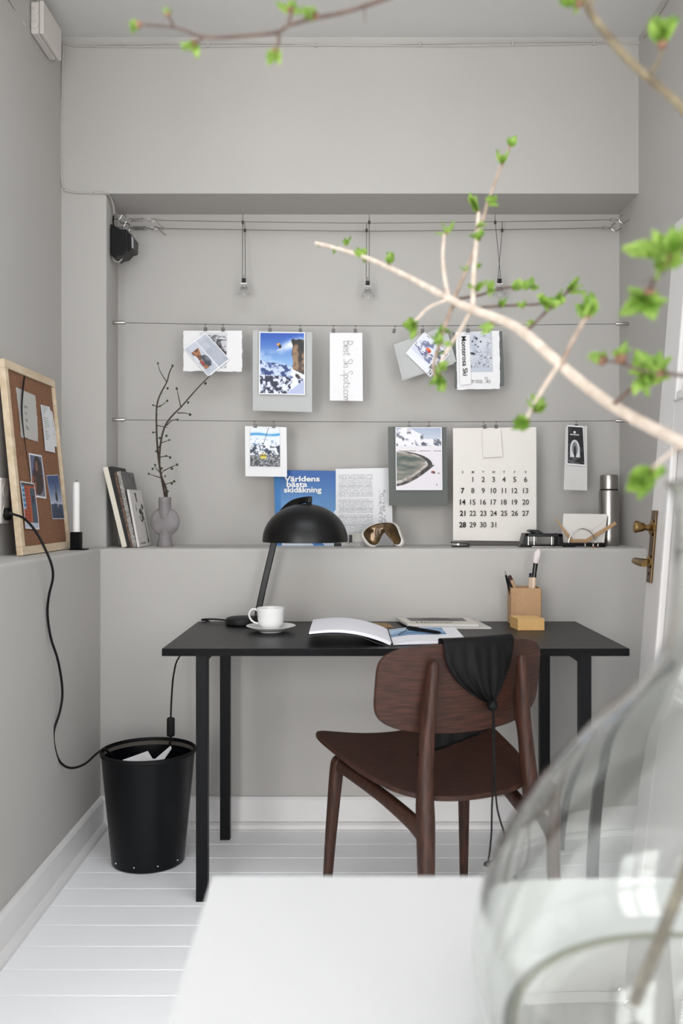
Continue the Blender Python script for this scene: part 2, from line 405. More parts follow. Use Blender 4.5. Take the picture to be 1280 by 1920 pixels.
w = MB(); t = .04
w.bx(SKX0, SKX1, SKY0, SKY0+t, ZC, ZC+.06); w.bx(SKX0, SKX1, SKY1-t, SKY1, ZC, ZC+.06); w.bx(SKX0, SKX0+t, SKY0+t, SKY1-t, ZC, ZC+.06); w.bx(SKX1-t, SKX1, SKY0+t, SKY1-t, ZC, ZC+.06); w.bx(-.02, .02, SKY0+t, SKY1-t, ZC+.005, ZC+.055)
struct(w.build('window_4', M_trim, bevel=.003))  # invented roof window frame, out of view, made for the added fill lamp
# skirting boards with a shoe strip
def skirt(name, pts, e):
    mb = MB(); mb.prism(pts, e); return struct(mb.build(name, M_trim, bevel=.002))
t = .016; hb = .112
def skp(s): return [(0, 0), (s*.034, 0), (s*.034, .014), (s*.026, .022), (s*t, .024), (s*t, hb-.012), (s*(t-.006), hb-.002), (0, hb)]
skirt('baseboard_back', [V(XL, YW+a, b) for a, b in skp(-1)], (XR-XL, 0, 0))
skirt('baseboard_left', [V(XL+a, YM1, b) for a, b in skp(1)], (0, YW-YM1, 0))
skirt('baseboard_right', [V(XR+a, YM1, b) for a, b in skp(-1)], (0, YW-YM1, 0))
# ---------------------------------------------------------------- door leaf, leaning at the right wall
B0 = V(.844, 2.80, 0); T0 = V(1.003, 2.80, 2.023)
up = (T0-B0).normalized(); nr = V(0, -1, 0); outn = up.cross(nr).normalized()
if outn.x > 0: outn = -outn
DL = (T0-B0).length
def DP(s_, h, o=0): return B0+nr*s_+up*h+outn*o
DR = Matrix((nr, outn, up)).transposed()
def dbox(mb, s0, s1, h0, h1, o0, o1): return mb.box(DP((s0+s1)/2, (h0+h1)/2, (o0+o1)/2), (s1-s0, o1-o0, h1-h0), DR)
door = D.objects.new('door_1', None); COL.objects.link(door); door.location = B0; ROOTLOC['door_1'] = B0.copy(); struct(door)
Wd = .78; panels = [(.13, .86), (.96+.12, 1.27+.0), (1.50, 1.92)]
panels = [(.30, .86), (.86+.0, .86), (1.52, 1.90)]
lp = [(.16, .615-.25), (.31, 1.33), (1.50, 1.90)]
ph = [(.34+.28, 1.34), (1.47, 1.89)]   # lower tall panel and upper panel
lf = MB(); dbox(lf, 0, .13, 0, DL, -.038, 0); dbox(lf, Wd-.13, Wd, 0, DL, -.038, 0)
hs = [0, ph[0][0], ph[0][1], ph[1][0], ph[1][1], DL]
for i in range(0, 6, 2): dbox(lf, .13, Wd-.13, hs[i], hs[i+1], -.038, 0)
lf.build('leaf_frame', M_door, door, bevel=.002)
for a, b in ph:
    q = MB(); dbox(q, .13, Wd-.13, a, b, -.03, -.014); q.build('door_panel', M_door, door)
    q = MB()
    for (s0, s1, h0, h1) in ((.125, .152, a-.005, b+.005), (Wd-.152, Wd-.125, a-.005, b+.005), (.152, Wd-.152, a-.005, a+.022), (.152, Wd-.152, b-.022, b+.005)): dbox(q, s0, s1, h0, h1, -.014, .008)
    q.build('panel_moulding', M_door, door, bevel=.006, seg=3)
q = MB(); dbox(q, .018, .058, .922, 1.142, 0, .007); pl = q.build('handle_plate', M_brassd, door, bevel=.0015); pl['label'] = 'aged brass lock plate'
q = MB(); q.lathe(DP(.038, 1.088, .007), [(0, 0), (.024, 0), (.024, .004), (.017, .008), (.009, .01), (.009, .024), (.013, .028), (.019, .05), (.017, .056), (0, .058)], 24, outn)
q.build('thumb_turn_knob', M_brass, door, smooth=True)
q = MB(); q.lathe(DP(.038, .985, .007), [(0, 0), (.019, 0), (.019, .005), (.01, .009), (0, .01)], 24, outn)
q.tube([DP(.038, .985, .01), DP(.038, .985, .035), DP(.042, .985, .052), DP(.06, .984, .058), DP(.10, .982, .058), DP(.135, .980, .055)], [.008, .0085, .010, .010, .0105, .009], 12)
q.build('lever_handle', M_brass, door, smooth=True)
q = MB(); q.lathe(DP(.036, .948, .0065), [(0, 0), (.0055, 0), (.0055, .0015), (0, .0015)], 16, outn); q.build('keyhole', M_rubber, door)
# ---------------------------------------------------------------- surface cables and boxes on the walls
yc = YH-.004
def PH(px, py): return P(px, py, yc)
c = MB(); c.tube([PH(119, 78), PH(117, 130), PH(116, 200), PH(114, 260), PH(115, 310), PH(116, 338), PH(121, 354), PH(134, 360), PH(165, 362), PH(192, 362), P(201, 363, YH-.005), P(207, 371, YH+.03), P(212, 384, YH+.06), P(214, 400, YH+.09)], .0034, 8)
cw = c.build('wall_cable', M_pcable, smooth=True); tag(cw, 'painted cable running down the left corner and along the niche edge to the black transformer', 'cable')
for px, py in ((115, 192), (116, 300), (123, 357), (178, 361)):
    q = MB(); q.blob(PH(px, py)+V(0, -.002, 0), (.0055, .004, .005)); q.build('cable_clip', M_pcable, cw, smooth=True)
for nm, dy, lab in (('wall_cable', 0, 'upper painted cable running along the wall just below the ceiling'), ('wall_cable', 4.5, 'lower painted cable running along the wall just below the ceiling')):
    c = MB(); pts = [PH(122, 80+dy*.3)]+[PH(x, 82+dy+1.5*math.sin(x/90.+dy)-(max(0, x-640)/560)*4) for x in range(140, 1190, 75)]
    pts += [P(1196, 79+dy*.4, YH-.005)]
    e = [V(XR-.004, YH-.08-k*.25, ZC-.03-.006*dy*.3) for k in range(0, 4)]
    c.tube(pts+e, .0028, 8, 3); o = c.build(nm, M_pcable, smooth=True); tag(o, lab, 'cable')
    if dy:
        for px in (178, 390, 592, 787, 960, 1113):
            q = MB(); q.box(PH(px, 82-(max(0, px-640)/560)*4+2)+V(0, -.001, 0), (.007, .009, .02)); q.build('cable_clip', M_pcable, o, bevel=.002)
c = MB(); c.tube([V(XLU+.005, 2.60, 2.80), P(20, 0, 2.83)+V(-.002, 0, 0), P(34, 25, 2.93), V(XLU+.003, 2.97, ZC-.16)], .003, 8); tag(c.build('loose_cable', M_pcable, smooth=True), 'short painted cable end on the upper left wall by the ceiling', 'cable')
jb = root('junction_box', (XLU+.023, 3.11, 2.728), 'square white painted junction box high in the left corner', 'electrical box')
q = MB(); q.bx(XLU+.001, XLU+.030, 3.02, 3.205, 2.728, 2.835); q.build('box_base', M_pbox, jb, bevel=.006)
q = MB(); q.bx(XLU+.031, XLU+.046, 3.018, 3.207, 2.726, 2.837); q.build('box_lid', M_pbox, jb, bevel=.004)
for k in range(2):
    q = MB(); q.lathe(V(XLU+.016, 3.02, 2.755+.045*k), [(0, 0), (.012, 0), (.012, .003), (.008, .005), (0, .005)], 16, (0, -1, 0)); q.build('cable_port', M_pbox, jb, smooth=True)
q = MB(); q.tube([V(XLU+.016, 3.06, 2.83), V(XLU+.012, 3.05, 2.87), V(XLU+.012, 3.03, ZC)], .004, 8); q.build('cable_stub', M_pcable, jb, smooth=True)
# power socket at the left wall
sk = root('wall_socket', (XLU+.006, 2.77, 1.17), 'white double power socket on the left wall beside the cork board', 'power socket')
q = MB(); q.bx(XLU, XLU+.014, 2.735, 2.80, 1.098, 1.238); q.build('socket_plate', M_pbox, sk, bevel=.004)
for z in (1.135, 1.20):
    q = MB(); q.lathe(V(XLU+.014, 2.767, z), [(0, 0), (.021, 0), (.021, .002), (.017, .001), (0, .001)], 20, (1, 0, 0)); q.build('socket_outlet', mat('socket_white', (205, 200, 190), .4), sk, smooth=True)
pg = MB(); pg.lathe(V(XLU+.015, 2.767, 1.128), [(0, 0), (.019, 0), (.019, .010), (.011, .016), (.006, .03), (0, .03)], 16, (1, -.35, 0))
# lamp cord: socket -> hangs down the left wall -> over the bin -> switch -> behind the desk -> lamp base
e1 = [V(XLU+.034, 2.765, 1.128), V(-1.018, 2.725, 1.132), P(24, 964, 2.665), P(45, 972, 2.64), P(66, 995, 2.62), P(84, 1028, 2.61), P(97, 1060, 2.61), P(99, 1085, 2.63), P(92, 1115, 2.66), P(89, 1150, 2.67), P(95, 1195, 2.68), P(109, 1240, 2.72), P(117, 1295, 2.76), P(112, 1335, 2.76), P(101, 1370, 2.75), P(102, 1400, 2.76), P(112, 1428, 2.80), P(132, 1440, 2.84), P(158, 1433, 2.88), P(180, 1414, 2.92), P(194, 1405, 2.94), P(205, 1412, 2.96), P(230, 1440, 3.0), P(280, 1450, 3.03), P(312, 1430, 3.04), P(318, 1395, 3.04), P(320, 1380, 3.04)]
cord = root('power_cord', (e1[0].x, e1[0].y, e1[0].z), 'black power cord running from the wall socket over the bin to the desk lamp', 'cord')
e1 = [p for p in e1]
q = MB(); q.tube(e1, .0037, 8); q.build('cable', M_rubber, cord, smooth=True)
pg.build('plug', M_rubber, cord, smooth=True)
q = MB(); q.tube([P(320, 1346, 3.04), P(322, 1300, 3.06), P(326, 1262, 3.10), P(337, 1230, 3.15), V(-.52, 3.22, .70), V(-.50, 3.245, .737), P(378, 1162, 3.235), P(400, 1161, 3.21), P(425, 1163, 3.18)], .003, 8); q.build('cable', M_rubber, cord, smooth=True)
q = MB(); c0 = P(320, 1363, 3.04); q.bx(c0.x-.013, c0.x+.013, c0.y-.009, c0.y+.009, c0.z-.032, c0.z+.032); q.build('inline_switch', M_rubber, cord, bevel=.006, seg=3)
# ---------------------------------------------------------------- low-voltage cable lights in the niche
def hookset(px0, py0, Y, z, side): pass
ZW = 2.245
for Yw, lab in ((3.46, 'front'), (3.56, 'rear')):
    r_ = root('cable_light_wire', (XL-.01, Yw, ZW), '%s one of the two taut bare wires carrying the small spotlights' % lab, 'wire', None)
    a = P(300, 417 if lab == 'front' else 428, Yw); a.z = ZW-.0
    b = V(XR-.09, Yw, ZW); mid = V(.1, Yw, ZW-.012)
    q = MB(); q.tube([V(-.72, Yw, ZW-.002), V(-.3, Yw, ZW-.008), mid, V(.6, Yw, ZW-.006), b], .0013, 6, 3); q.build('wire', M_wire2, r_, smooth=True)
    # turnbuckle on the left
    x0 = -.898 if lab == 'front' else -.909
    q = MB(); q.tube([V(x0, Yw, ZW+.004), V(x0+.02, Yw, ZW+.004), V(x0+.03, Yw, ZW+.018), V(x0+.045, Yw, ZW+.014), V(x0+.045, Yw, ZW-.008), V(x0+.03, Yw, ZW-.012), V(x0+.022, Yw, ZW-.004)], .0022, 6, 4); q.build('screw_hook', M_chrome, r_, smooth=True)
    q = MB(); q.tube([V(x0+.045, Yw, ZW), V(x0+.085, Yw, ZW), V(x0+.125, Yw, ZW-.001)], [.0018, .0022, .0018], 6, 0)
    q.tube([V(x0+.06, Yw, ZW+.005), V(x0+.11, Yw, ZW+.005)], .0018, 6, 0); q.tube([V(x0+.06, Yw, ZW-.005), V(x0+.11, Yw, ZW-.005)], .0018, 6, 0)
    q.lathe(V(x0+.06, Yw, ZW), [(0, 0), (.006, 0), (.006, .006), (0, .006)], 8, (1, 0, 0)); q.lathe(V(x0+.105, Yw, ZW), [(0, 0), (.006, 0), (.006, .006), (0, .006)], 8, (1, 0, 0)); q.build('turnbuckle', M_steel, r_, smooth=True)
    q = MB(); q.tube([V(x0+.125, Yw, ZW), V(x0+.14, Yw, ZW+.006), V(x0+.16, Yw, ZW+.001), V(x0+.14, Yw, ZW-.007), V(x0+.125, Yw, ZW)], .0016, 6, 3)
    q.tube([V(x0+.155, Yw, ZW), V(x0+.185, Yw, ZW-.002)], .003, 6, 0); q.tube([V(x0+.16, Yw, ZW-.002), V(x0+.175, Yw, ZW-.02), V(x0+.19, Yw, ZW-.028)], .0013, 6, 2); q.build('wire_clamp', M_chrome, r_, smooth=True)
    # right end hook
    q = MB(); q.tube([V(XR, Yw, ZW), V(XR-.012, Yw, ZW-.006), V(XR-.024, Yw, ZW-.012), V(XR-.038, Yw, ZW-.004), V(XR-.036, Yw, ZW+.012), V(XR-.026, Yw, ZW+.02)], .0022, 6, 4); q.build('screw_hook', M_chrome, r_, smooth=True)
    q = MB(); q.tube([V(XR-.038, Yw, ZW), V(XR-.055, Yw, ZW+.003), V(XR-.07, Yw, ZW+.006), V(XR-.075, Yw, ZW-.003), V(XR-.055, Yw, ZW-.003), V(XR-.038, Yw, ZW)], .0015, 6, 2); q.tube([V(XR-.07, Yw, ZW), V(XR-.12, Yw, ZW)], .0022, 6, 0); q.build('wire_clamp', M_chrome, r_, smooth=True)
def pendant(xa, xb, xs, ys, lab, cross=1):
    s0 = P(xs, ys, 3.51); r_ = root('pendant_spotlight', s0, lab, 'spotlight', 'small bulbs hanging from the niche wires')
    a = V((xa-VX)*3.46/F, 3.46, ZW-.009); b = V((xb-VX)*3.56/F, 3.56, ZW-.009)
    st = P(xs, ys-22, 3.51)
    for p, dx in ((a, -.006), (b, .006)):
        q = MB(); q.tube([p+V(0, 0, .032), p, st+V(dx*cross, 0, 0)], .0012, 6, 0); q.lathe(p+V(0, 0, -.006), [(0, 0), (.0045, 0), (.0045, .012), (0, .012)], 8); q.build('hanging_rod', M_wire, r_, smooth=True)
    q = MB(); q.bx(st.x-.008, st.x+.008, st.y-.006, st.y+.006, st.z-.012, st.z+.004); q.build('lamp_socket', M_plastic_b, r_, bevel=.001)
    q = MB(); q.tube([st+V(-.012, 0, -.014), st+V(.012, 0, -.014)], .0035, 8, 0); q.tube([st+V(0, 0, .004), st+V(0, 0, .02)], .0015, 6, 0); q.build('clamp_screw', M_chrome, r_, smooth=True)
    b0 = st+V(0, 0, -.03)
    q = MB(); q.lathe(b0, [(.006, .012), (.008, .006), (.014, 0), (.021, -.012), (.0245, -.026), (.023, -.026), (.0195, -.012), (.012, .0), (.005, .004)], 24); q.build('reflector', M_bulb, r_, smooth=True)
    q = MB(); q.lathe(b0, [(0, .006), (.006, .003), (.0125, -.006), (.015, -.014), (0, -.012)], 20); q.build('bulb_capsule', M_chrome, r_, smooth=True)
pendant(455, 459, 457, 546, 'leftmost small glass spotlight bulb hanging on two rods')
pendant(692, 687, 689, 551, 'middle small glass spotlight bulb hanging on two rods', -1)
pendant(928, 941, 936, 547, 'rightmost small glass spotlight bulb, its two rods crossing, behind the branch', -1)
# transformer
tr = root('transformer', (-.86, 3.44, 2.09), 'chunky black transformer box in the upper left corner of the niche', 'transformer')
q = MB(); x0 = -.899
def TX(px, py, Y=3.44): p = P(px, py, Y); return p
pr = [(207, 419), (218, 425), (226, 429), (238, 430), (240, 470), (232, 478), (222, 480), (218, 484), (207, 478)]
q.prism([TX(a, b, 3.40) for a, b in pr], (0, .085, 0)); q.build('housing', M_plastic_b, tr, bevel=.003)
q = MB(); q.prism([TX(a, b, 3.40) for a, b in [(238, 436), (246, 439), (251, 446), (250, 468), (240, 471)]], (0, .075, 0)); hd = q.build('terminal_block', M_plastic_b, tr, bevel=.002)
q = MB(); q.prism([TX(a, b, 3.398) for a, b in [(246, 441), (250, 447), (250, 466), (247, 465)]], (0, .004, 0)); q.build('rating_label', mat('label_grey', (150, 150, 150), .5), hd)
q = MB(); q.tube([TX(209, 476, 3.43), TX(213, 487), TX(222, 491), TX(229, 484), TX(231, 474)], .0028, 8); q.build('cable_loop', M_pcable, tr, smooth=True)
q = MB(); q.tube([TX(213, 404, 3.45), TX(212, 412, 3.45), TX(213, 424, 3.44)], .003, 8); q.build('cable_inlet', M_rubber, tr, smooth=True)
# ---------------------------------------------------------------- picture wires with clips
YP = 3.47
def wire_z(px, which):
    t_ = (px-225)/(1165-225)
    if which == 'u': return P(px, 605+5*math.sin(math.pi*min(1, max(0, t_)))*1.0+2*t_, YP)
    return P(px, 787+3.0*math.sin(math.pi*min(1, max(0, t_)))+2*t_, YP)
for w_, lab in (('u', 'upper'), ('l', 'lower')):
    r_ = root('picture_wire', wire_z(212, w_), '%s steel picture wire stretched across the niche' % lab, 'wire')
    q = MB(); q.tube([wire_z(x, w_) for x in range(225, 1160, 60)]+[wire_z(1162, w_)], .0011, 6, 2); q.build('wire', M_wire, r_, smooth=True)
    a = wire_z(225, w_); b = wire_z(1160, w_)
    q = MB(); q.lathe(V(-.908, YP, a.z), [(0, 0), (.0065, 0), (.0065, .046), (.003, .052), (0, .052)], 14, (1, 0, 0)); q.build('wire_anchor', M_steel, r_, smooth=True)
    q = MB(); q.lathe(V(XR, YP, b.z), [(0, 0), (.0065, 0), (.0065, .046), (.003, .052), (0, .052)], 14, (-1, 0, 0)); q.build('wire_anchor', M_steel, r_, smooth=True)
proto = None
def clip(px, which, lab, tilt=0, g='steel clips on the picture wires'):
    global proto
    p = wire_z(px, which)
    if proto is None:
        r_ = root('wire_clip', (0, 0, 0), lab, 'clip', g)
        q = MB(); n_ = 12; q.tube([V(.0032*math.sin(2*math.pi*k/n_), 0, -.0005+.0032*math.cos(2*math.pi*k/n_)) for k in range(1, n_)]+[V(0, 0, -.0055), V(0, 0, -.0125)], .0007, 6, 0); q.build('hook', M_clip, r_, smooth=True)
        q = MB(); q.box(V(0, -.0045, -.0195), (.0125, .0022, .015)); q.box(V(0, .0045, -.0195), (.0125, .0022, .015)); q.box(V(0, 0, -.0130), (.0125, .0108, .0018)); q.box(V(0, -.0060, -.0215), (.0065, .0012, .008)); q.build('jaws', M_clip, r_, bevel=.0004)
        proto = r_
    else:
        r_ = proto.copy(); COL.objects.link(r_)
        for ch in list(proto.children):
            c_ = ch.copy(); c_.parent = r_; COL.objects.link(c_)
        r_['label'] = lab
    r_.location = p; r_.rotation_euler = (0, math.radians(tilt), 0); return r_
clip(385, 'u', 'steel clip holding the tilted snow photo at the far left of the upper wire')
clip(418, 'u', 'steel clip right of the tilted photo, holding the torn-edged white sheet')
clip(506, 'u', 'left steel clip holding the blue ski jump photo')
clip(563, 'u', 'right steel clip holding the blue ski jump photo')
clip(625, 'u', 'left steel clip holding the handwritten white note')
clip(666, 'u', 'right steel clip holding the handwritten white note')
clip(741, 'u', 'empty steel clip hanging crooked on the upper wire', 14)
clip(792, 'u', 'steel clip holding the tilted skier photo over the grey sheets')
clip(877, 'u', 'left steel clip on the sheet with the MONTEROSA strip')
clip(914, 'u', 'right steel clip on the winter trees print, behind a leaf')
clip(477, 'l', 'left steel clip holding the yellow cable car card', -8)
clip(513, 'l', 'right steel clip holding the yellow cable car card')
clip(767, 'l', 'left steel clip holding the dark grey card with the bay photo')
clip(804, 'l', 'right steel clip holding the dark grey card with the bay photo')
clip(906, 'l', 'left, crooked steel clip holding the calendar', -14)
clip(930, 'l', 'right steel clip holding the calendar')
clip(1080, 'l', 'steel clip holding the black and white arch photo')
# ---- pictures
def framed(fn, m=.03, edge=(235, 235, 238)):
    def g(U, V_):
        c = fn(U, V_); k = (U < m) | (U > 1-m) | (V_ < m*.7) | (V_ > 1-m*.7)
        return put(c, k, edge)
    return g
def mountains(c, U, V_, h, dark, light, seed, sc=9, thr=.5, sharp=9):
    ridge = h+.0
    n = .6*fbm(U*sc*1.5+V_*5, V_*sc*2.2, seed, 5)+.4*fbm(U*sc*.8, V_*sc*1.3, seed+3, 4)
    col = mixc(solidc(U, dark), light, (n-thr)*sharp+.5)
    return np.where((V_ < ridge)[..., None], col, c)
def ski_jump(U, V_):
    c = mixc(solidc(U, (150, 190, 228)), (38, 84, 176), (V_-.42)*1.9)
    c = mixc(c, (225, 232, 242), np.clip((fbm(U*3, V_*7, 3)-.45)*3, 0, .6)*np.clip((.74-V_)*8, 0, 1)*.8)
    pl = np.exp(-(((U-.72)/.30)**2+((V_-.80-.25*(U-.7))/.085)**2)*1.6)*(.6+.8*fbm(U*9, V_*9, 4)); c = mixc(c, (240, 243, 250), pl*1.3*(U > .42))
    c = mountains(c, U, V_, .44+.09*fbm(U*4, U*0+2, 8)+.06*fbm(U*14, U*0, 2)-.06*U, (32, 58, 118), (196, 208, 236), 11, 8, .50)
    c = np.where(((V_ < .30-.10*np.abs(U-.2)+.05*fbm(U*9, U*0, 4)))[..., None], mixc(solidc(U, (24, 30, 58)), (214, 219, 236), (fbm(U*18, V_*22, 31, 4)-.51)*9+.5), c)
    cl = (U > .70+.10*(fbm(V_*7, V_*0+1, 6)-.5)+.10*np.abs(V_-.55)) & (V_ < .87+.03*fbm(U*10, U*0, 5)) & (V_ > .26)
    rock = mixc(solidc(U, (34, 28, 26)), (150, 118, 88), (fbm(U*9, V_*7, 21)-.5)*5+.15)
    c = np.where(cl[..., None], rock, c)
    sn = (U > .50+(V_-.1)*.55) & (V_ < .40-.35*(U-.75)) & (V_ > .08) & (fbm(U*8, V_*8, 12) > .47); c = put(c, sn, (228, 230, 240))
    c = put(c, (V_ < (U-.58)*.62), (176, 184, 216))
    c = put(c, ell(U, V_, .42, .80, .035, .022), (226, 150, 30)); c = put(c, ell(U, V_, .455, .765, .032, .035), (34, 30, 30)); c = put(c, np.abs(V_-.70-.30*(U-.38)) < .006 * ((U > .38) & (U < .5)), (235, 235, 240))
    return c
def cable_car(U, V_):
    c = solidc(U, (226, 232, 240)); c = mixc(c, (52, 148, 204), np.exp(-((V_-.83-.012*np.sin(U*7))/.032)**2)*(.5+fbm(U*6, V_*8, 2)))
    c = mountains(c, U, V_, .66+.08*fbm(U*5, U*0+1, 8), (110, 140, 180), (232, 238, 246), 5, 7, .42)
    c = mountains(c, U, V_, .56, (40, 52, 72), (235, 238, 244), 6, 9, .5)
    c = mountains(c, U, V_, .28+.05*fbm(U*6, U*0, 3), (48, 50, 54), (170, 172, 176), 15, 22, .52, 6)
    c = put(c, np.abs((U-.62)-(V_-1)*.40) < .010*(V_ > .62), (70, 72, 80)); c = put(c, np.abs(U-.43) < .010*((V_ < .62) & (V_ > .3)), (60, 60, 66)); c = put(c, ell(U, V_, .43, .59, .03, .02), (40, 40, 46))
    g = (np.abs(U-.44) < .10) & (np.abs(V_-.265) < .065); c = put(c, g, (218, 200, 74)); c = put(c, g & (np.abs(V_-.285) < .022) & (np.abs((U-.44) % .065-.03) < .024), (40, 40, 40)); return c
def bay(U, V_):
    c = mixc(solidc(U, (196, 202, 214)), (150, 164, 190), (V_-.8)*4)
    c = mountains(c, U, V_, .86+.12*np.exp(-((U-.22)/.25)**2)+.03*fbm(U*9, U*0, 2)-.06*(U > .6), (70, 76, 92), (232, 230, 234), 14, 8, .40, 7)
    c = put(c, V_ < .70, (224, 220, 224)); c = mixc(c, (150, 150, 156), (V_ < .71)*(V_ > .69)*.0)
    c = put(c, (np.abs(V_-.622) < .006) & (fbm(U*30, V_*0, 3) > .35), (110, 104, 104)); c = put(c, V_ < .615, (222, 217, 222))
    # sea bounded by an arc
    rr = np.sqrt(((U+.05)/.72)**2+((V_-.40)/.22)**2)
    ang = V_-(.06+.30*np.clip(U/.75, 0, 1)**1.5)
    sea = (rr < 1) & (V_ < .615) & ((V_ > .40) | (U < .74*np.clip((V_-.08)/.32, 0, 1)**.62))
    dark_ = (np.sqrt(((U+.05)/.84)**2+((V_-.40)/.225)**2) < 1) & (V_ < .615) & ((V_ > .40) | (U < .84*np.clip((V_-.06)/.34, 0, 1)**.62))
    dark2 = (V_ <= .40) & (U < .84*np.clip((V_-.06)/.34, 0, 1)**.62) & (V_ > .06)
    c = np.where((dark_ | dark2)[..., None], mixc(solidc(U, (34, 32, 30)), (96, 90, 84), (fbm(U*12, V_*20, 9)-.5)*4+.2), c)
    foam = ((V_ > .40) & (np.sqrt(((U+.05)/.74)**2+((V_-.40)/.215)**2) < 1)) | ((V_ <= .40) & (U < .70*np.clip((V_-.10)/.30, 0, 1)**.62))
    foam &= V_ < .612; c = np.where(foam[..., None], mixc(solidc(U, (190, 182, 176)), (120, 112, 106), (fbm(U*10, V_*16, 19)-.5)*4+.3), c)
    sea = ((V_ > .40) & (np.sqrt(((U+.05)/.66)**2+((V_-.40)/.20)**2) < 1)) | ((V_ <= .40) & (U < .62*np.clip((V_-.15)/.25, 0, 1)**.6))
    sea &= V_ < .605; c = np.where(sea[..., None], mixc(solidc(U, (70, 82, 78)), (150, 142, 130), (fbm(U*3, V_*14, 29)-.35)*2.2-.6*(V_-.3)+.5*U), c)
    c = put(c, ell(U, V_, .80, .285, .045, .022), (150, 70, 66)); c = put(c, ell(U, V_, .82, .275, .03, .014), (60, 50, 52)); c = put(c, ell(U, V_, .92, .268, .03, .007), (90, 84, 84)); c = put(c, (np.abs(U-.88) < .008) & (np.abs(V_-.085) < .012), (50, 50, 50)); return c
def hut(U, V_):
    c = mixc(solidc(U, (196, 200, 210)), (170, 176, 188), (fbm(U*3, V_*3, 2)-.4)*3)
    c = mixc(c, (150, 156, 170), (V_ > .55)*(U > .4)*.8*fbm(U*5, V_*5, 7)); c = put(c, np.abs(V_-.50) < .012, (225, 226, 232))
    b = (V_ < .36+.06*np.sin(U*9)) & (V_ > .10) & (U > .22) & (U < .80); c = np.where(b[..., None], mixc(solidc(U, (96, 62, 44)), (176, 116, 76), (fbm(U*16, V_*16, 5)-.5)*6+.4), c)
    b2 = ell(U, V_, .62, .34, .17, .14); c = np.where(b2[..., None], mixc(solidc(U, (52, 58, 70)), (110, 116, 130), (fbm(U*10, V_*10, 8)-.5)*5+.4), c)
    c = put(c, ell(U, V_, .62, .17, .06, .06), (156, 60, 54)); c = put(c, ell(U, V_, .45, .10, .12, .05), (214, 216, 224)); return c
def stone_bw(U, V_):
    c = solidc(U, (206, 206, 210)); b = (V_ < .88+.04*np.sin(U*3)) & (V_ > .02)
    c = np.where(b[..., None], mixc(solidc(U, (46, 46, 50)), (196, 196, 200), (fbm(U*7, V_*12, 3, 5)-.5)*5+.35), c)
    c = np.where(((V_ > .80) & (V_ < .88))[..., None], mixc(solidc(U, (90, 90, 94)), (226, 226, 230), (fbm(U*8, V_*30, 9)-.5)*5+.6), c); return c
def skier(U, V_):
    c = mixc(solidc(U, (222, 224, 234)), (112, 116, 150), (fbm(U*9, V_*9, 13, 5)-.5)*7*(V_ > .45-.3*U)+.1)
    c = put(c, (V_ < .45-.45*U) & (V_ > .0), (206, 210, 226)); c = put(c, (V_ < .25), (226, 228, 236))
    c = put(c, ell(U, V_, .46, .62, .09, .06), (222, 92, 52)); c = put(c, ell(U, V_, .50, .58, .035, .05), (150, 40, 34)); c = put(c, np.abs(V_-.50-.35*(U-.5)) < .010*(np.abs(U-.5) < .18), (40, 40, 50)); c = put(c, np.abs(V_-.44-.35*(U-.55)) < .008*(np.abs(U-.55) < .15), (40, 40, 50))
    c = mixc(c, (60, 60, 70), (U > .78)*(fbm(U*12, V_*12, 2) > .55)*.8); return c
def trees(U, V_):
    c = mixc(solidc(U, (206, 209, 217)), (180, 186, 200), (fbm(U*3, V_*4, 3)-.4)*2.5)
    n = np.abs(fbm(U*7, V_*9, 17, 5)-.5); k = (n < .018)*(fbm(U*3, V_*3, 5) > .42); c = mixc(c, (66, 70, 84), k*.85)
    n = np.abs(fbm(U*11+3, V_*11, 27, 4)-.5); c = mixc(c, (90, 94, 108), (n < .014)*(V_ < .5)*.8)
    for cx, cy, r in ((.42, .84, .05), (.26, .77, .035), (.58, .76, .035), (.38, .68, .03), (.47, .63, .03)): c = mixc(c, (46, 50, 66), ell(U, V_, cx, cy, r, r*.8)*.9)
    c = put(c, ell(U, V_, .12, .47, .22, .022), (44, 42, 46)); c = put(c, ell(U, V_, .28, .445, .09, .02), (36, 34, 38)); c = put(c, V_ < .10, (186, 192, 206)); return c
def arch(U, V_):
    c = mixc(solidc(U, (16, 16, 17)), (70, 70, 72), (fbm(U*6, V_*10, 3)-.45)*2.5)
    a = ell(U, V_, .45, .42, .27, .22) | ((np.abs(U-.45) < .27) & (V_ < .42) & (V_ > .20)); c = put(c, a & ~(ell(U, V_, .45, .42, .17, .17)), (214, 214, 216)); c = mixc(c, (150, 150, 154), a*ell(U, V_, .45, .42, .17, .17)*.8)
    c = put(c, ell(U, V_, .45, .34, .075, .16), (20, 20, 22)); c = put(c, ell(U, V_, .45, .83, .07, .035), (225, 225, 225)); c = put(c, (np.abs(V_-.77) < .014) & (np.abs(U-.45) < .27), (190, 190, 190)); 
    c = mixc(c, (140, 140, 142), (V_ < .2)*(fbm(U*5, V_*20, 8) > .5)*.5); return c
def dusk(U, V_):
    c = mixc(solidc(U, (190, 196, 212)), (52, 76, 122), (V_-.35)*2); c = put(c, V_ < .33+.05*fbm(U*6, U*0, 3)-.03*U, (54, 66, 92)); c = put(c, ell(U, V_, .55, .50, .09, .11), (32, 32, 40)); c = put(c, (np.abs(U-.58-(V_-.5)*.1) < .025) & (V_ > .55) & (V_ < .78), (34, 36, 46)); c = put(c, (np.abs(U-.58) < .03) & (np.abs(V_-.32) < .06), (200, 205, 215)); return c
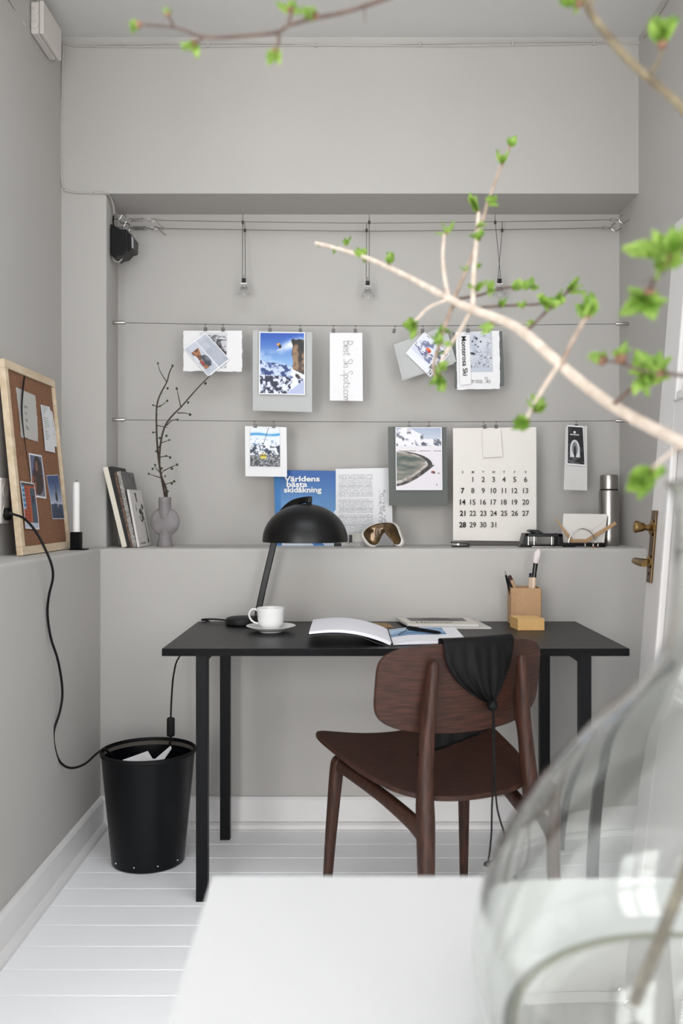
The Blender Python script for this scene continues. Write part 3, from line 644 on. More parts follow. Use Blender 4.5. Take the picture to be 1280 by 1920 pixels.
def redhut(U, V_):
    c = mixc(solidc(U, (168, 74, 44)), (118, 48, 34), (np.sin(V_*90) > .2)*.6); c = put(c, (U < .22) & (V_ > .42), (70, 118, 156)); c = mixc(c, (150, 184, 204), ((U < .22) & (V_ > .42) & (np.sin(V_*60) > .3)))
    c = put(c, (U > .58) & (U < .96) & (V_ > .14) & (V_ < .88), (62, 80, 96)); c = put(c, (U > .70) & (U < .84) & (V_ > .55) & (V_ < .72), (30, 34, 40)); c = put(c, (U > .50) & (U < .57) & (V_ > .14) & (V_ < .9), (190, 96, 50)); c = put(c, V_ < .14, (188, 194, 208)); c = put(c, (V_ > .93), (70, 62, 56)); return c
def person_dark(U, V_):
    c = mixc(solidc(U, (96, 100, 128)), (150, 134, 120), V_*0+(V_ < .5)*.4); c = put(c, ell(U, V_, .58, .70, .30, .26), (42, 32, 32)); c = put(c, ell(U, V_, .50, .40, .38, .34), (50, 36, 36)); c = put(c, ell(U, V_, .48, .72, .10, .12), (130, 88, 72)); c = mixc(c, (140, 84, 62), (U < .35)*(V_ < .5)*(fbm(U*8, V_*8, 3) > .45)); return c
def boulders(U, V_): return mixc(solidc(U, (84, 84, 88)), (214, 214, 216), (fbm(U*6, V_*6, 2)-.4)*4)
def Q(*a): return [(a[i], a[i+1]) for i in range(0, 8, 2)]
def hang(name, q, Y, colr, lab, cat='photo', **k): return sheet(name, *[P(x, y, Y) for x, y in q], colr, lab, cat, **k)
hang('paper_sheet', Q(344, 620, 454, 620, 454, 697, 344, 696), 3.472, M_paper, 'white torn-edged sheet hanging at the left end of the upper wire', 'paper', deckle=.004)
hang('photo_print', Q(374, 622, 426, 623, 425, 691, 373, 690), 3.4695, framed(stone_bw, .02), 'black and white stone house photo behind the tilted snow photo')
hang('photo_print', Q(385, 623, 431, 674, 391, 707, 344, 653), 3.466, framed(hut, .035), 'small tilted colour photo of a hut in snow at the left of the upper wire')
hang('grey_card', Q(474, 619, 585, 623, 585, 773, 474, 770), 3.472, M_lgrey, 'light grey card behind the blue ski jump photo', 'card', bow=.006)
hang('photo_print', Q(486, 622, 572, 623, 572, 741, 485, 739), 3.4585, framed(ski_jump, .022), 'bright blue photo of a skier jumping from a cliff', bow=.005)
nt_ = hang('paper_note', Q(618, 624, 679, 624, 680, 752, 618, 751), 3.468, M_paper, 'narrow white note with BEST SKI SPOTS handwriting running down it', 'note', bow=.003)
q = MB(); o_ = P(644, 640, 3.4615); hand(q, 'Best Ski Spots.com', o_, (0, 0, -1), (1, 0, 0), .034, .00055, .08); q.build('handwriting', M_pencil, nt_)
hang('grey_card', Q(738, 646, 832, 612, 852, 682, 754, 714), 3.478, M_lgrey, 'light grey card hanging tilted behind the tilted skier photo', 'card', bow=.004)
hang('paper_sheet', Q(746, 650, 838, 622, 855, 678, 757, 711), 3.4745, M_lgrey, 'grey sheet in front of the tilted grey card, under the skier photo', 'paper', bow=.003)
hang('photo_print', Q(795, 622, 843, 664, 806, 707, 760, 662), 3.466, framed(skier, .03), 'tilted photo of a red skier in snowy trees')
hang('grey_card', Q(848, 624, 941, 621, 945, 724, 852, 729), 3.478, M_dgrey, 'dark grey card behind the torn-edged sheet with the winter trees print', 'card', bow=.003)
s_ = hang('paper_sheet', Q(854, 623, 936, 620, 937, 729, 857, 731), 3.4735, M_paper, 'white torn-edged sheet with handwriting below the winter trees print', 'paper', deckle=.003, bow=.003)
q = MB(); hand(q, 'Monterosa Ski', P(862, 718, 3.468), (1, 0, 0), (0, 0, 1), .0225, .0006, .09); q.build('handwriting', M_pencil, s_)
hang('photo_print', Q(872, 623, 921, 623, 923, 696, 874, 697), 3.468, trees, 'pale photo of snow-covered trees on the torn-edged sheet', bow=.001)
s_ = hang('paper_strip', Q(860, 629, 880, 627, 883, 720, 862, 722), 3.464, M_paper, 'narrow white strip printed MONTEROSA SKI hanging vertically', 'paper', bow=.001)
q = MB(); put_text(q, 'Monterosa Ski', P(864.5, 630, 3.4605), (.045, 0, -1), (1, 0, .045), .0262, .010); q.build('lettering', M_inkb, s_)
hang('paper_card', Q(459, 799, 537, 801, 538, 894, 460, 893), 3.468, M_paper, 'white card carrying the yellow cable car photo, left on the lower wire', 'card', bow=.002)
hang('photo_print', Q(469, 802, 524, 803, 525, 875, 469, 874), 3.464, cable_car, 'photo of a yellow cable car over snowy mountains')
hang('grey_card', Q(727, 800, 837, 801, 839, 949, 729, 948), 3.470, M_dgrey, 'dark grey card hanging behind the bay photo on the lower wire', 'card', bow=.004, deckle=.0015)
hang('photo_print', Q(741, 801, 828, 801, 829, 919, 742, 919), 3.4605, framed(bay, .018), 'photo of a snowy bay with a curved dark shoreline', bow=.003)
cal = hang('wall_calendar', Q(849, 803, 1005, 801, 1005, 1015, 849, 1013), 3.470, M_cream, 'large cream calendar sheet with a month of numbers', 'calendar', bow=.003)
g1 = MB(); g2 = MB(); g3 = MB(); CX = [867, 886, 905.5, 925, 944.5, 964.5, 985]; CYY = [903.5, 924.5, 946, 967, 988.5]; day = 1
for i, ch in enumerate('SMTWTFS'): g_ = MB(); put_text(g_, ch, P(CX[i], 887, 3.4635), (1, 0, 0), (0, 0, 1), .0115, .02, 'c'); g_.build('weekday_letter', mat('grey_ink', (72, 67, 63), .7) if i else M_inkb, cal)
for r_i in range(5):
    for ci in range(7):
        if r_i == 0 and ci == 0: continue
        if day > 31: break
        g_ = MB(); put_text(g_, str(day), P(CX[ci], CYY[r_i], 3.4635), (1, 0, 0), (0, 0, 1), .0275, .030 if ci == 0 else .016, 'c', sx=.95); g_.build('numeral', M_inkb if ci == 0 else mat('grey_ink', (72, 67, 63), .7), cal); day += 1

hang('paper_note', Q(904, 805, 938, 803, 942, 856, 905, 858), 3.462, M_cream, 'small blank cream note clipped at the top of the calendar', 'note', bow=.002)
hang('paper_card', Q(1060, 800, 1100, 799, 1100, 920, 1056, 918), 3.470, M_pale, 'narrow pale card hanging behind the black and white arch photo', 'card', bow=.003)
hang('photo_print', Q(1063, 797, 1093, 799, 1097, 874, 1062, 871), 3.463, framed(arch, .045), 'small black and white photo of a figure in a stone arch')
# ---------------------------------------------------------------- ledge, left: cork board with its pinned papers
bb = V(-.985, 0, 1.003); bt = V(-1.043, 0, 1.597); bdir = (bt-bb).normalized(); bn = bdir.cross(V(0, 1, 0)).normalized()
if bn.x < 0: bn = -bn
def CB(Y, t_, o=0): p = bb+(bt-bb)*t_+bn*o; return V(p.x, Y, p.z)
def CP(px, py, o=.0005):
    d = V((px-VX)/F, 1, -(py-VY)/F); p0 = CB(0, 0, o); s_ = (p0-V(0, 0, H)).dot(bn)/d.dot(bn); return V(0, 0, H)+d*s_
board = root('cork_board', (bb.x, 2.965, ZL), 'cork pinboard in a pale pine frame leaning on the left wall', 'pinboard')
q = MB(); R_ = Matrix((bdir, V(0, 1, 0), bn)).transposed()
y0, y1 = 2.73, 3.20; fw = .026
q.box(CB((y0+y1)/2, .5, -.009), (.595-2*fw, y1-y0-2*fw, .01), R_); q.build('cork_panel', M_cork, board)
q = MB(); LB = (bt-bb).length
for t0, t1, a, b in ((0, fw/LB, y0, y1), (1-fw/LB, 1, y0, y1), (fw/LB, 1-fw/LB, y0, y0+fw), (fw/LB, 1-fw/LB, y1-fw*.45, y1)):
    q.box(CB((a+b)/2, (t0+t1)/2, -.007), ((t1-t0)*LB, b-a, .02), R_)
q.build('frame', M_pine, board, bevel=.0015)
def pin(name, q_, colr, lab, cat='photo', o=.0005, **k): return sheet(name, *[CP(x, y, o) for x, y in q_], colr, lab, cat, bow=.0018, nrm=bn, **k)
o_ = -.0035
s_ = pin('torn_note', Q(30, 726, 66.5, 742, 71, 828, 39, 820), mat('grey_note_paper', (190, 188, 182), .85), 'grey torn-edged handwritten note pinned at the top left of the cork board', 'note', o=o_, deckle=.006)
q = MB()
for k, (tx, py) in enumerate((('msrca', 764), ('sea', 776), ('onse', 789), ('NoTa'.replace('N', 'M').replace('T', 't'), 804))):
    a = CP(46+k, py, o_+.0022); xd = (CP(60, py+5, o_+.0022)-a); hand(q, tx, a, xd, bdir, .013, .0004, .1, lift=.0005 if xd.cross(bdir).dot(bn) > 0 else -.0005)
q.build('handwriting', M_pencil, s_)
def receipt(U, V_): c = solidc(U, (226, 226, 228)); return mixc(c, (130, 130, 134), (np.sin(V_*150) > .55)*(U > .1)*(U < .1+.8*fbm(V_*30, V_*0, 3))*(V_ > .25))
pin('receipt', Q(91, 766, 98, 772, 106, 838, 97, 836), receipt, 'short curled receipt tucked behind the printed receipt on the cork board', 'receipt', o=o_, res=(20, 100))
pin('receipt', Q(76, 758, 93, 763, 102.5, 849, 84, 845), receipt, 'long printed receipt pinned at the upper right of the cork board', 'receipt', o=o_+.002, res=(30, 140))
pin('photo_print', Q(54, 849, 78, 854, 86, 935, 59, 931), framed(person_dark, .05), 'dark photo of a long-haired person pinned mid cork board', o=o_, res=(50, 120))
pin('photo_print', Q(38, 902, 64, 906, 73, 993, 47, 991), framed(redhut, .03), 'photo of a red wooden hut with blue door, lowest on the cork board', o=o_+.003, res=(50, 120))
pin('photo_print', Q(87, 891, 109, 890, 120, 973, 98, 973), framed(dusk, .02), 'blue dusk photo of a skier pinned at the right of the cork board', o=o_, res=(50, 120))
q = MB(); q.tube([CP(46, 706, .006), CP(42, 740, .006), CP(41, 775, .006), CP(46, 825, .004), CP(52, 865, .003), CP(58, 902, .002)], [.0028, .0028, .0026, .0014, .001, .001], 8); tag(q.build('black_cord', M_rubber, smooth=True), 'thin black cord pinned over the torn note on the cork board', 'cord')
# candle
ca = root('candle_holder', (-.946, 3.14, ZL), 'black square candle holder on the left ledge', 'candle holder')
q = MB(); q.bx(-.9625, -.9295, 3.1235, 3.1565, ZL+.004, ZL+.062); q.build('holder_block', M_steel_b, ca, bevel=.001)
q = MB(); q.bx(-.9635, -.909, 3.113, 3.167, ZL, ZL+.004); q.build('base_plate', M_steel_b, ca, bevel=.0008)
cn = root('candle', (-.946, 3.14, ZL+.062), 'unlit white dinner candle standing in the black holder', 'candle')
q = MB(); q.lathe(V(-.946, 3.14, ZL+.0625), [(0, 0), (.0125, 0), (.0122, .165), (.011, .171), (.004, .173), (0, .172)], 28); q.build('wax', M_wax, cn, smooth=True)
q = MB(); q.tube([V(-.946, 3.14, ZL+.232), V(-.945, 3.14, ZL+.239), V(-.943, 3.14, ZL+.243)], .0009, 6); q.build('wick', M_rubber, cn)
# ---------------------------------------------------------------- ledge, niche left: leaning books
def book(x0, y0, th, h, dep, lean, spine, cover, lab, rotz=0, pages=M_cream, deco=None):
    r_ = root('book', (x0, y0+dep/2, ZL), lab, 'book', 'books leaning at the left end of the niche')
    a = math.radians(lean); ex = V(math.cos(a), 0, math.sin(a)); ez = V(-math.sin(a), 0, math.cos(a)); ey = V(math.sin(math.radians(rotz)), math.cos(math.radians(rotz)), 0); o = V(x0, y0, ZL+.0005)
    R = Matrix((ex, V(0, 1, 0), ez)).transposed()
    def bb_(mb, a0, a1, b0, b1, c0, c1): 
        return mb.box(o+ex*((a0+a1)/2)+V(0, (b0+b1)/2, 0)+ez*((c0+c1)/2), (a1-a0, b1-b0, c1-c0), R)
    q = MB(); bb_(q, .0012, th-.0012, .002, dep-.003, .002, h-.002); q.build('pages', pages, r_)
    q = MB(); bb_(q, 0, .0012, .001, dep, 0, h); bb_(q, th-.0012, th, .001, dep, 0, h); q.build('cover', cover, r_)
    q = MB(); bb_(q, 0, th, -.001, .001, 0, h); sp = q.build('spine', spine, r_)
    return r_, o, ex, ez
M_bk1 = mat('cream_cover', (226, 218, 202), .6); M_bk2 = mat('black_cover', (28, 27, 27), .5); M_bk3 = mat('grey_pattern_cover', (120, 118, 118), .6, c2=(92, 90, 90), nscale=30)
M_sp2 = mat('brown_spine', (132, 100, 82), .6, c2=(60, 46, 40), nscale=90); M_sp3 = mat('speckled_spine', (196, 190, 184), .6, c2=(58, 56, 56), nscale=230); M_bk4 = mat('pale_cover', (214, 210, 206), .5)
b0 = P(231, 1027, 3.31); x = b0.x-.004
book(x, 3.31, .018, .300, .19, 13.5, M_bk1, mat('charcoal_cover', (40, 44, 48), .4), 'tall cream-spined book, leftmost of the leaning books')
book(x+.0187, 3.312, .0125, .302, .20, 13.2, M_bk2, M_bk2, 'tall black book between the cream-spined and brown-spined books')
book(x+.0320, 3.308, .0085, .282, .18, 12.8, M_sp2, M_bk2, 'slim brown-spined book between the black and the speckled one')
book(x+.0412, 3.306, .0135, .283, .20, 12.3, M_sp3, M_bk3, 'tall grey book with speckled spine behind the white-covered book')
r_, o, ex, ez = book(x+.0556, 3.312, .008, .215, .19, 10.6, M_bk4, M_bk4, 'small white-covered book with a black line drawing, rightmost of the leaning books')
def draw_cover(U, V_):
    c = solidc(U, (216, 212, 208)); k = (fbm(U*7, V_*10, 12, 4) > .44)
    body = ell(U, V_, .62, .55, .17, .12) | ell(U, V_, .42, .86, .18, .09) | (ell(U, V_, .30, .76, .05, .14)) | ell(U, V_, .82, .70, .10, .05) | ((np.abs(U-(.72+.14*(.6-V_))) < .10) & (V_ < .6) & (V_ > .05) & ((np.sin(V_*60+U*20) > -.1) | (U > .8)))
    c = put(c, body & k, (30, 30, 30)); return put(c, (np.abs(V_-.055) < .018) & (U > .1) & (U < .58) & (np.sin(U*70) > -.5), (50, 50, 50))
fx = o+ex*.0086
cv = sheet('cover_drawing', fx+V(0, .001, 0)+ez*.214, fx+V(0, .189, 0)+ez*.214, fx+V(0, .189, 0)+ez*.001, fx+V(0, .001, 0)+ez*.001, draw_cover, parent=r_, bow=0, nrm=(1, 0, 0), res=(60, 90), th=.0003)
# ---------------------------------------------------------------- stoneware vase with twigs
vc = P(309, 1026, 3.40); vc.z = ZL; vase = root('stoneware_vase', vc, 'grey stoneware vase with a round disc body on the ledge', 'vase')
q = MB(); q.blob(vc+V(0, 0, .094), (.0555, .0195, .0555), n=4)
q.lathe(vc, [(0, 0), (.030, 0), (.031, .003), (.0215, .052), (.015, .066), (0, .068)], 40)
q.lathe(vc+V(0, 0, .10), [(0, .0), (.0225, .005), (.0232, .03), (.0232, .085), (.0215, .086), (.020, .083), (.019, .04), (0, .04)], 40)
q.build('vase_body', M_clay, vase, smooth=True, auto=50)
q = MB(); 
def T(x, y, dy=0): return P(x/3.2, 640+y/3.2, 3.40+dy)
tw = root('bud_twigs', T(990, 940), 'dark leafless twigs with small green buds in the stoneware vase', 'twigs')
stems = [([(985, 1010, 0), (990, 940, 0), (965, 800, 0), (945, 650, .01), (938, 500, .02), (940, 390, .02), (960, 320, .02), (1000, 245, .01), (1015, 190, 0), (1035, 145, -.01)], 2.3),
 ([(1000, 245, .01), (960, 180, 0), (947, 130, 0)], 1.0),
 ([(1000, 1010, 0), (1000, 940, 0), (995, 880, -.01), (960, 780, -.02), (960, 640, -.02), (985, 520, -.03), (1030, 450, -.03), (1085, 395, -.03), (1150, 320, -.04), (1200, 265, -.04), (1260, 205, -.05)], 2.3),
 ([(1085, 395, -.03), (1070, 330, -.02), (1060, 280, -.02)], 1.1), ([(1065, 430, -.03), (1110, 430, -.04), (1145, 440, -.05)], 1.1), ([(1000, 505, -.03), (1030, 475, -.02), (1070, 465, 0)], 1.1),
 ([(940, 390, .02), (915, 383, .02)], 1), ([(945, 395, .02), (975, 380, .01), (1005, 357, 0)], 1), ([(975, 790, 0), (940, 770, -.01), (925, 735, -.01)], 1.1), ([(962, 818, 0), (930, 808, 0), (890, 795, 0)], 1.1),
 ([(975, 780, -.02), (1025, 755, -.02), (1065, 740, -.02)], 1.1), ([(985, 860, -.01), (1045, 840, -.02)], 1), ([(960, 695, -.02), (1000, 688, -.02), (1025, 697, -.02)], 1), ([(970, 608, -.02), (1020, 590, -.02)], 1), ([(945, 505, .02), (975, 512, .01), (1005, 517, 0)], 1), ([(940, 545, .02), (915, 547, .02)], 1)]
for pts, r0 in stems:
    n_ = len(pts); q.tube([T(*p) for p in pts], [(r0*(1-.6*i/(n_-1)))/500 for i in range(n_)], 7, 3)
q.build('stems', M_twig, tw, smooth=True)
for bx_, by_ in ((947, 132), (1035, 147), (1005, 282), (967, 308), (918, 383), (960, 388), (1003, 357), (940, 437), (1060, 283), (1128, 367), (1232, 252), (1140, 440), (1065, 470), (990, 510), (918, 547), (998, 567), (958, 580), (1015, 592), (956, 635), (937, 660), (997, 688), (1020, 697), (930, 742), (970, 762), (1062, 740), (1030, 763), (915, 765), (892, 795), (990, 810), (1045, 840), (1030, 852), (1005, 900)):
    q = MB(); s_ = random.uniform(.0035, .0052); q.blob(T(bx_, by_, random.uniform(-.03, .0)), (s_, s_, s_*1.1), n=2); q.build('bud', M_bud, tw, smooth=True)
# ---------------------------------------------------------------- standing open magazine with skiing cover
mg = root('open_ski_magazine', P(629, 1024, 3.50), 'open skiing magazine standing behind the lamp, blue cover at left and text page at right', 'magazine')
def cover_f(U, V_):
    c = mixc(solidc(U, (116, 164, 206)), (34, 88, 158), (V_-.35)*1.7)
    c = mountains(c, U, V_, .26+.10*fbm(U*4, U*0+5, 3)+.0*U, (92, 128, 176), (226, 234, 244), 5, 7, .45, 6)
    c = mountains(c, U, V_, -.10+.78*np.clip(U-.28, 0, 1)+.05*fbm(U*12, U*0, 3), (38, 66, 112), (214, 226, 240), 25, 11, .52, 8)
    c = put(c, V_ < .07, (206, 216, 228)); c = put(c, (V_ < .07) & (np.abs(U-.66-(.07-V_)*1.2) < .09), (58, 120, 190)); c = put(c, U < .10, (34, 112, 176)); return c
cvs = sheet('front_cover', P(513, 881, 3.525), P(629, 883, 3.500), P(629, 1024.5, 3.490), P(517, 1024.5, 3.505), cover_f, parent=mg, bow=.0, rough=.5)
def bend3(px, py, d=0): t_ = (px-513)/116; v_ = (1024-py)/142; return P(px, py, (3.505+.02*v_)*(1-t_)+(3.490+.010*v_)*t_-.0032-d)
q = MB()
for s_, px, py, sz in (('Världens', 533, 902.5, 1.38), ('bästa', 536.5, 912.7, 1.38), ('skidåkning', 532, 923, 1.24)): put_text(q, s_, bend3(px, py), (1, -.1, 0), (0, 0, 1), 0.0285, .026, lift=.0006, sx=sz)
q.build('title_lettering', mat('white_ink', (240, 240, 236), .6), cvs)
def page(U, V_):
    c = solidc(U, (228, 227, 229)); row = np.sin(V_*2*math.pi*58) > .2; blk = (V_ > .04) & (V_ < .93) & ~(np.abs(V_-.62) < .012) & ~(np.abs(V_-.42) < .012)
    c = mixc(c, (158, 158, 161), row*blk*(U > .05)*(U < .66)*(fbm(U*90, np.floor(V_*58)*3.1, 4, 2) > .33)*.85)
    c = mixc(c, (166, 166, 170), (np.abs(U-.82) < .035+.05*fbm(V_*8, V_*0, 3))*(V_ > .2)*(V_ < .72)*(fbm(U*50, V_*60, 6, 2) > .5)*.8); return c
sheet('text_page', P(629, 879, 3.502), P(733, 877, 3.53), P(737, 1024.5, 3.51), P(629, 1024.5, 3.492), page, parent=mg, bow=0, res=(110, 300), rough=.7)
q = MB(); q.prism([P(514, 883, 3.53), P(629, 885, 3.507), P(629, 1024.5, 3.497), P(517, 1024.5, 3.512)], (0, .006, 0)); q.build('page_block', M_cream, mg)
# ---------------------------------------------------------------- ski goggles
gg = root('ski_goggles', P(716, 1027, 3.40), 'white-framed ski goggles with amber mirrored lens lying on the ledge', 'goggles')
out = [(676, 1004), (679, 996), (690, 987), (706, 981), (724, 978.5), (740, 981), (748, 990), (753, 1003), (757, 1016), (752, 1025), (741, 1023), (733, 1009), (727, 1000), (721, 999.5), (715, 1007), (709, 1020), (701, 1026.5), (690, 1024), (681, 1014)]
def gdep(px, k=0): t_ = (px-706)/45.0; return 3.365+.030*t_*t_+(.02 if px > 740 else 0)*0
def ring_s(sc, dY, cx=716, cy=992):
    r0 = [Vector((cx+(a-cx)*sc, cy+(b-cy)*sc, 0)) for a, b in out]; n_ = len(r0); res_ = []
    for i in range(n_):
        p0, p1, p2, p3 = r0[i-1], r0[i], r0[(i+1) % n_], r0[(i+2) % n_]
        for j in range(4):
            t_ = j/4; res_.append(.5*((2*p1)+(p2-p0)*t_+(2*p0-5*p1+4*p2-p3)*t_*t_+(3*p1-p0-3*p2+p3)*t_**3))
    return [P(p.x, min(p.y, 1026.8), gdep(p.x)+dY) for p in res_]
q = MB(); q.loft([ring_s(1.0, .045), ring_s(1.02, .012), ring_s(1.0, .0), ring_s(.93, -.004), ring_s(.87, .0), ring_s(.86, .01), ring_s(.9, .045)], cap=False); q.build('frame', mat('goggle_white', (226, 222, 214), .25), gg, smooth=True, auto=60)
lo = ring_s(.885, .001); cen = [ring_s(k, .001-.006*(1-k)) for k in (.885, .7, .45, .2)]
q = MB(); q.loft(cen, cap=True); q.build('lens', mat('amber_mirror_lens', (118, 92, 56), .1, metal=.35, c2=(50, 38, 28), nscale=22), gg, smooth=True, auto=0)
q = MB(); q.loft([ring_s(.97, .045), ring_s(1.0, .060), ring_s(.9, .065), ring_s(.84, .055), ring_s(.84, .02)], cap=False); q.build('face_foam', mat('black_foam', (22, 22, 22), .9), gg, smooth=True, auto=60)
def rib(pts, w, th=.0015):
    q = MB()
    pts, _ = catmull([Vector(p) for p in pts], [0]*len(pts), 5)
    q.loft([[p+V(0, -th, w/2), p+V(0, th, w/2), p+V(0, th, -w/2), p+V(0, -th, -w/2)] for p in pts]); return q
q = rib([P(684, 1007, 3.41), P(672, 1008, 3.43), P(660, 1007, 3.40), P(650, 1010, 3.36)], .030); q.build('strap', mat('strap_white', (208, 204, 198), .7), gg, smooth=True)
q = rib([P(690, 1022, 3.42), P(672, 1022, 3.44), P(654, 1019, 3.40), P(634, 1021, 3.37), P(626, 1024, 3.37)], .012); q.build('strap_end', mat('strap_white', (208, 204, 198), .7), gg, smooth=True)
q = MB(); q.bx(*[P(652, 0, 3.385).x, P(660, 0, 3.385).x], 3.375, 3.392, P(0, 1017, 3.38).z, P(0, 1003, 3.38).z); q.build('strap_buckle', M_plastic_b, gg, bevel=.003)
q = MB(); q.bx(P(626, 0, 3.375).x, P(640, 0, 3.375).x, 3.352, 3.362, P(0, 1024, 3.36).z, P(0, 1018, 3.36).z); q.build('strap_slider', M_plastic_b, gg, bevel=.002)
# ---------------------------------------------------------------- small office things on the ledge
def lx(px, Y): return (px-VX)*Y/F
def lz(py, Y): return H-(py-VY)*Y/F
st = root('staple_remover', (lx(863, 3.36), 3.36, ZL), 'tiny black and chrome staple remover on the ledge under the calendar', 'staple remover')
q = MB(); q.prism([V(lx(847, 3.35), 3.345, ZL+.001), V(lx(880, 3.35), 3.345, ZL+.001), V(lx(880, 3.35), 3.345, ZL+.010), V(lx(862, 3.35), 3.345, ZL+.006), V(lx(847, 3.35), 3.345, ZL+.006)], (0, .02, 0)); q.build('lower_jaw', M_plastic_b, st, bevel=.001)
q = MB(); q.prism([V(lx(845, 3.35), 3.345, ZL+.016), V(lx(862, 3.35), 3.345, ZL+.014), V(lx(880, 3.35), 3.345, ZL+.010), V(lx(880, 3.35), 3.345, ZL+.017), V(lx(845, 3.35), 3.345, ZL+.021)], (0, .02, 0)); q.build('upper_jaw', M_plastic_b, st, bevel=.001)
q = MB(); q.tube([V(lx(858, 3.35), 3.343, ZL+.011), V(lx(858, 3.35), 3.367, ZL+.011)], .004, 10, 0); q.tube([V(lx(849, 3.35), 3.343, ZL+.010), V(lx(856, 3.35), 3.343, ZL+.010)], .0018, 8, 0); q.build('hinge', M_chrome, st, smooth=True)
hp = root('hole_punch', (lx(1015, 3.38), 3.38, ZL), 'black desk hole punch with chrome pins on the ledge', 'hole punch')
Yp = 3.34
def px3(a, b, Y=3.34): return V(lx(a, Y), Y, lz(b, Y))
q = MB(); q.prism([V(lx(974, Yp), Yp, ZL+.004), V(lx(1060, Yp), Yp, ZL+.004), V(lx(1058, Yp), Yp, ZL+.010), V(lx(976, Yp), Yp, ZL+.010)], (0, .085, 0)); q.build('base', M_plastic_b, hp, bevel=.002)
q = MB(); q.bx(lx(996, Yp), lx(1054, Yp), Yp-.008, Yp+.03, ZL+.0005, ZL+.004); q.build('base_rail', M_chrome, hp, bevel=.001)
q = MB()
q.prism([px3(978, 1022), px3(984, 1000), px3(990, 1000), px3(990, 1022)], (0, .07, 0)); q.prism([px3(1046, 1022), px3(1046, 1000), px3(1055, 1001), px3(1056, 1022)], (0, .07, 0))
q.prism([px3(984, 1000), px3(1054, 1001), px3(1055, 1007), px3(984, 1006)], (0, .075, 0)); q.build('lever_body', M_plastic_b, hp, bevel=.002)
q = MB(); q.prism([px3(991, 996), px3(996, 993), px3(1010, 994), px3(1018, 999), px3(1020, 1002), px3(1004, 1001)], (0, .06, 0)); q.build('thumb_pad', M_plastic_b, hp, bevel=.003)
for a in (990, 1001, 1034):
    q = MB(); q.tube([px3(a, 1021, 3.345), px3(a, 1002, 3.345)], .0028, 10, 0); q.lathe(px3(a, 1021.5, 3.345), [(0, 0), (.005, 0), (.005, .005), (0, .005)], 12); q.build('punch_pin', M_chrome, hp, smooth=True)
lh = root('letter_holder', (lx(1095, 3.40), 3.40, ZL), 'black letter holder base with a chrome arch on the ledge', 'letter holder')
q = MB(); q.bx(lx(1054, 3.36), lx(1134, 3.36), 3.35, 3.43, ZL, ZL+.016); q.build('base', M_plastic_b, lh, bevel=.002)
q = MB(); q.bx(lx(1078, 3.34), lx(1106, 3.34), 3.340, 3.352, ZL+.001, ZL+.004); q.build('base_plate', M_chrome, lh)
q = MB(); ang = [math.pi*i/12 for i in range(13)]; cxx = lx(1091, 3.36)
q.tube([V(cxx-.050*math.cos(a), 3.362, ZL+.012+.056*math.sin(a)) for a in ang], .0022, 8, 0); q.build('front_arch', M_chrome, lh, smooth=True)
q = MB(); q.tube([V(cxx-.045*math.cos(a)+.006, 3.415, ZL+.012+.050*math.sin(a)) for a in ang], .0022, 8, 0); q.build('rear_arch', M_chrome, lh, smooth=True)
for a in (1097, 1112, 1121):
    q = MB(); q.lathe(V(lx(a, 3.343), 3.345, ZL+.002), [(0, 0), (.004, 0), (.003, .010), (.004, .014), (0, .014)], 10); q.build('chrome_foot', M_chrome, lh, smooth=True)
q = MB(); q.lathe(V(lx(1113, 3.335), 3.335, ZL), [(0, 0), (.012, 0), (.011, .003), (0, .004)], 16); tag(q.build('copper_coin', mat('copper', (150, 88, 56), .35, metal=.8), smooth=True), 'small copper coin lying at the foot of the letter holder', 'coin')
q = MB(); poly = [(1040, 972), (1043, 973), (1074, 1011), (1098, 1011), (1152, 978), (1155, 980), (1156, 983), (1100, 1018), (1070, 1018)]
q.prism([P(a, b, 3.385) for a, b in poly], (0, .0025, 0)); tag(q.build('kraft_envelope', M_kraft, bevel=.0003), 'opened brown kraft envelope folded in a V shape in the letter holder', 'envelope')
en = hang('white_envelope', Q(1056, 963, 1138, 964, 1132, 1019, 1052, 1017), 3.40, M_cream, 'white envelope standing in the letter holder behind the kraft one', 'envelope', bow=.001)
q = MB(); a = P(1104, 998, 3.397); b = P(1136, 976, 3.397); q.add([a, b, b+V(0, 0, .0008), a+V(0, 0, .0008)], [(0, 1, 2, 3)]); q.build('flap_crease', mat('crease_grey', (170, 167, 163), .8), en)
th = root('thermos_flask', (lx(1141.5, 3.48), 3.48, ZL), 'tall brushed steel thermos flask on the right end of the ledge', 'thermos')
tc_ = V(lx(1141.5, 3.48), 3.48, ZL)
q = MB(); q.lathe(tc_, [(0, 0), (.036, 0), (.037, .002), (.037, .028), (.0365, .0285), (.0365, .03), (.0378, .031), (.0378, .205), (.036, .212), (.033, .214), (0, .214)], 48); q.build('flask_body', M_steel, th, smooth=True)
q = MB(); q.lathe(tc_, [(0, .213), (.034, .213), (.034, .218), (0, .218)], 40); q.build('seal_ring', M_rubber, th, smooth=True)
q = MB(); q.lathe(tc_, [(0, .2175), (.034, .2175), (.0345, .22), (.034, .262), (.032, .270), (.028, .273), (0, .274)], 48); q.build('cup_lid', M_steel, th, smooth=True)
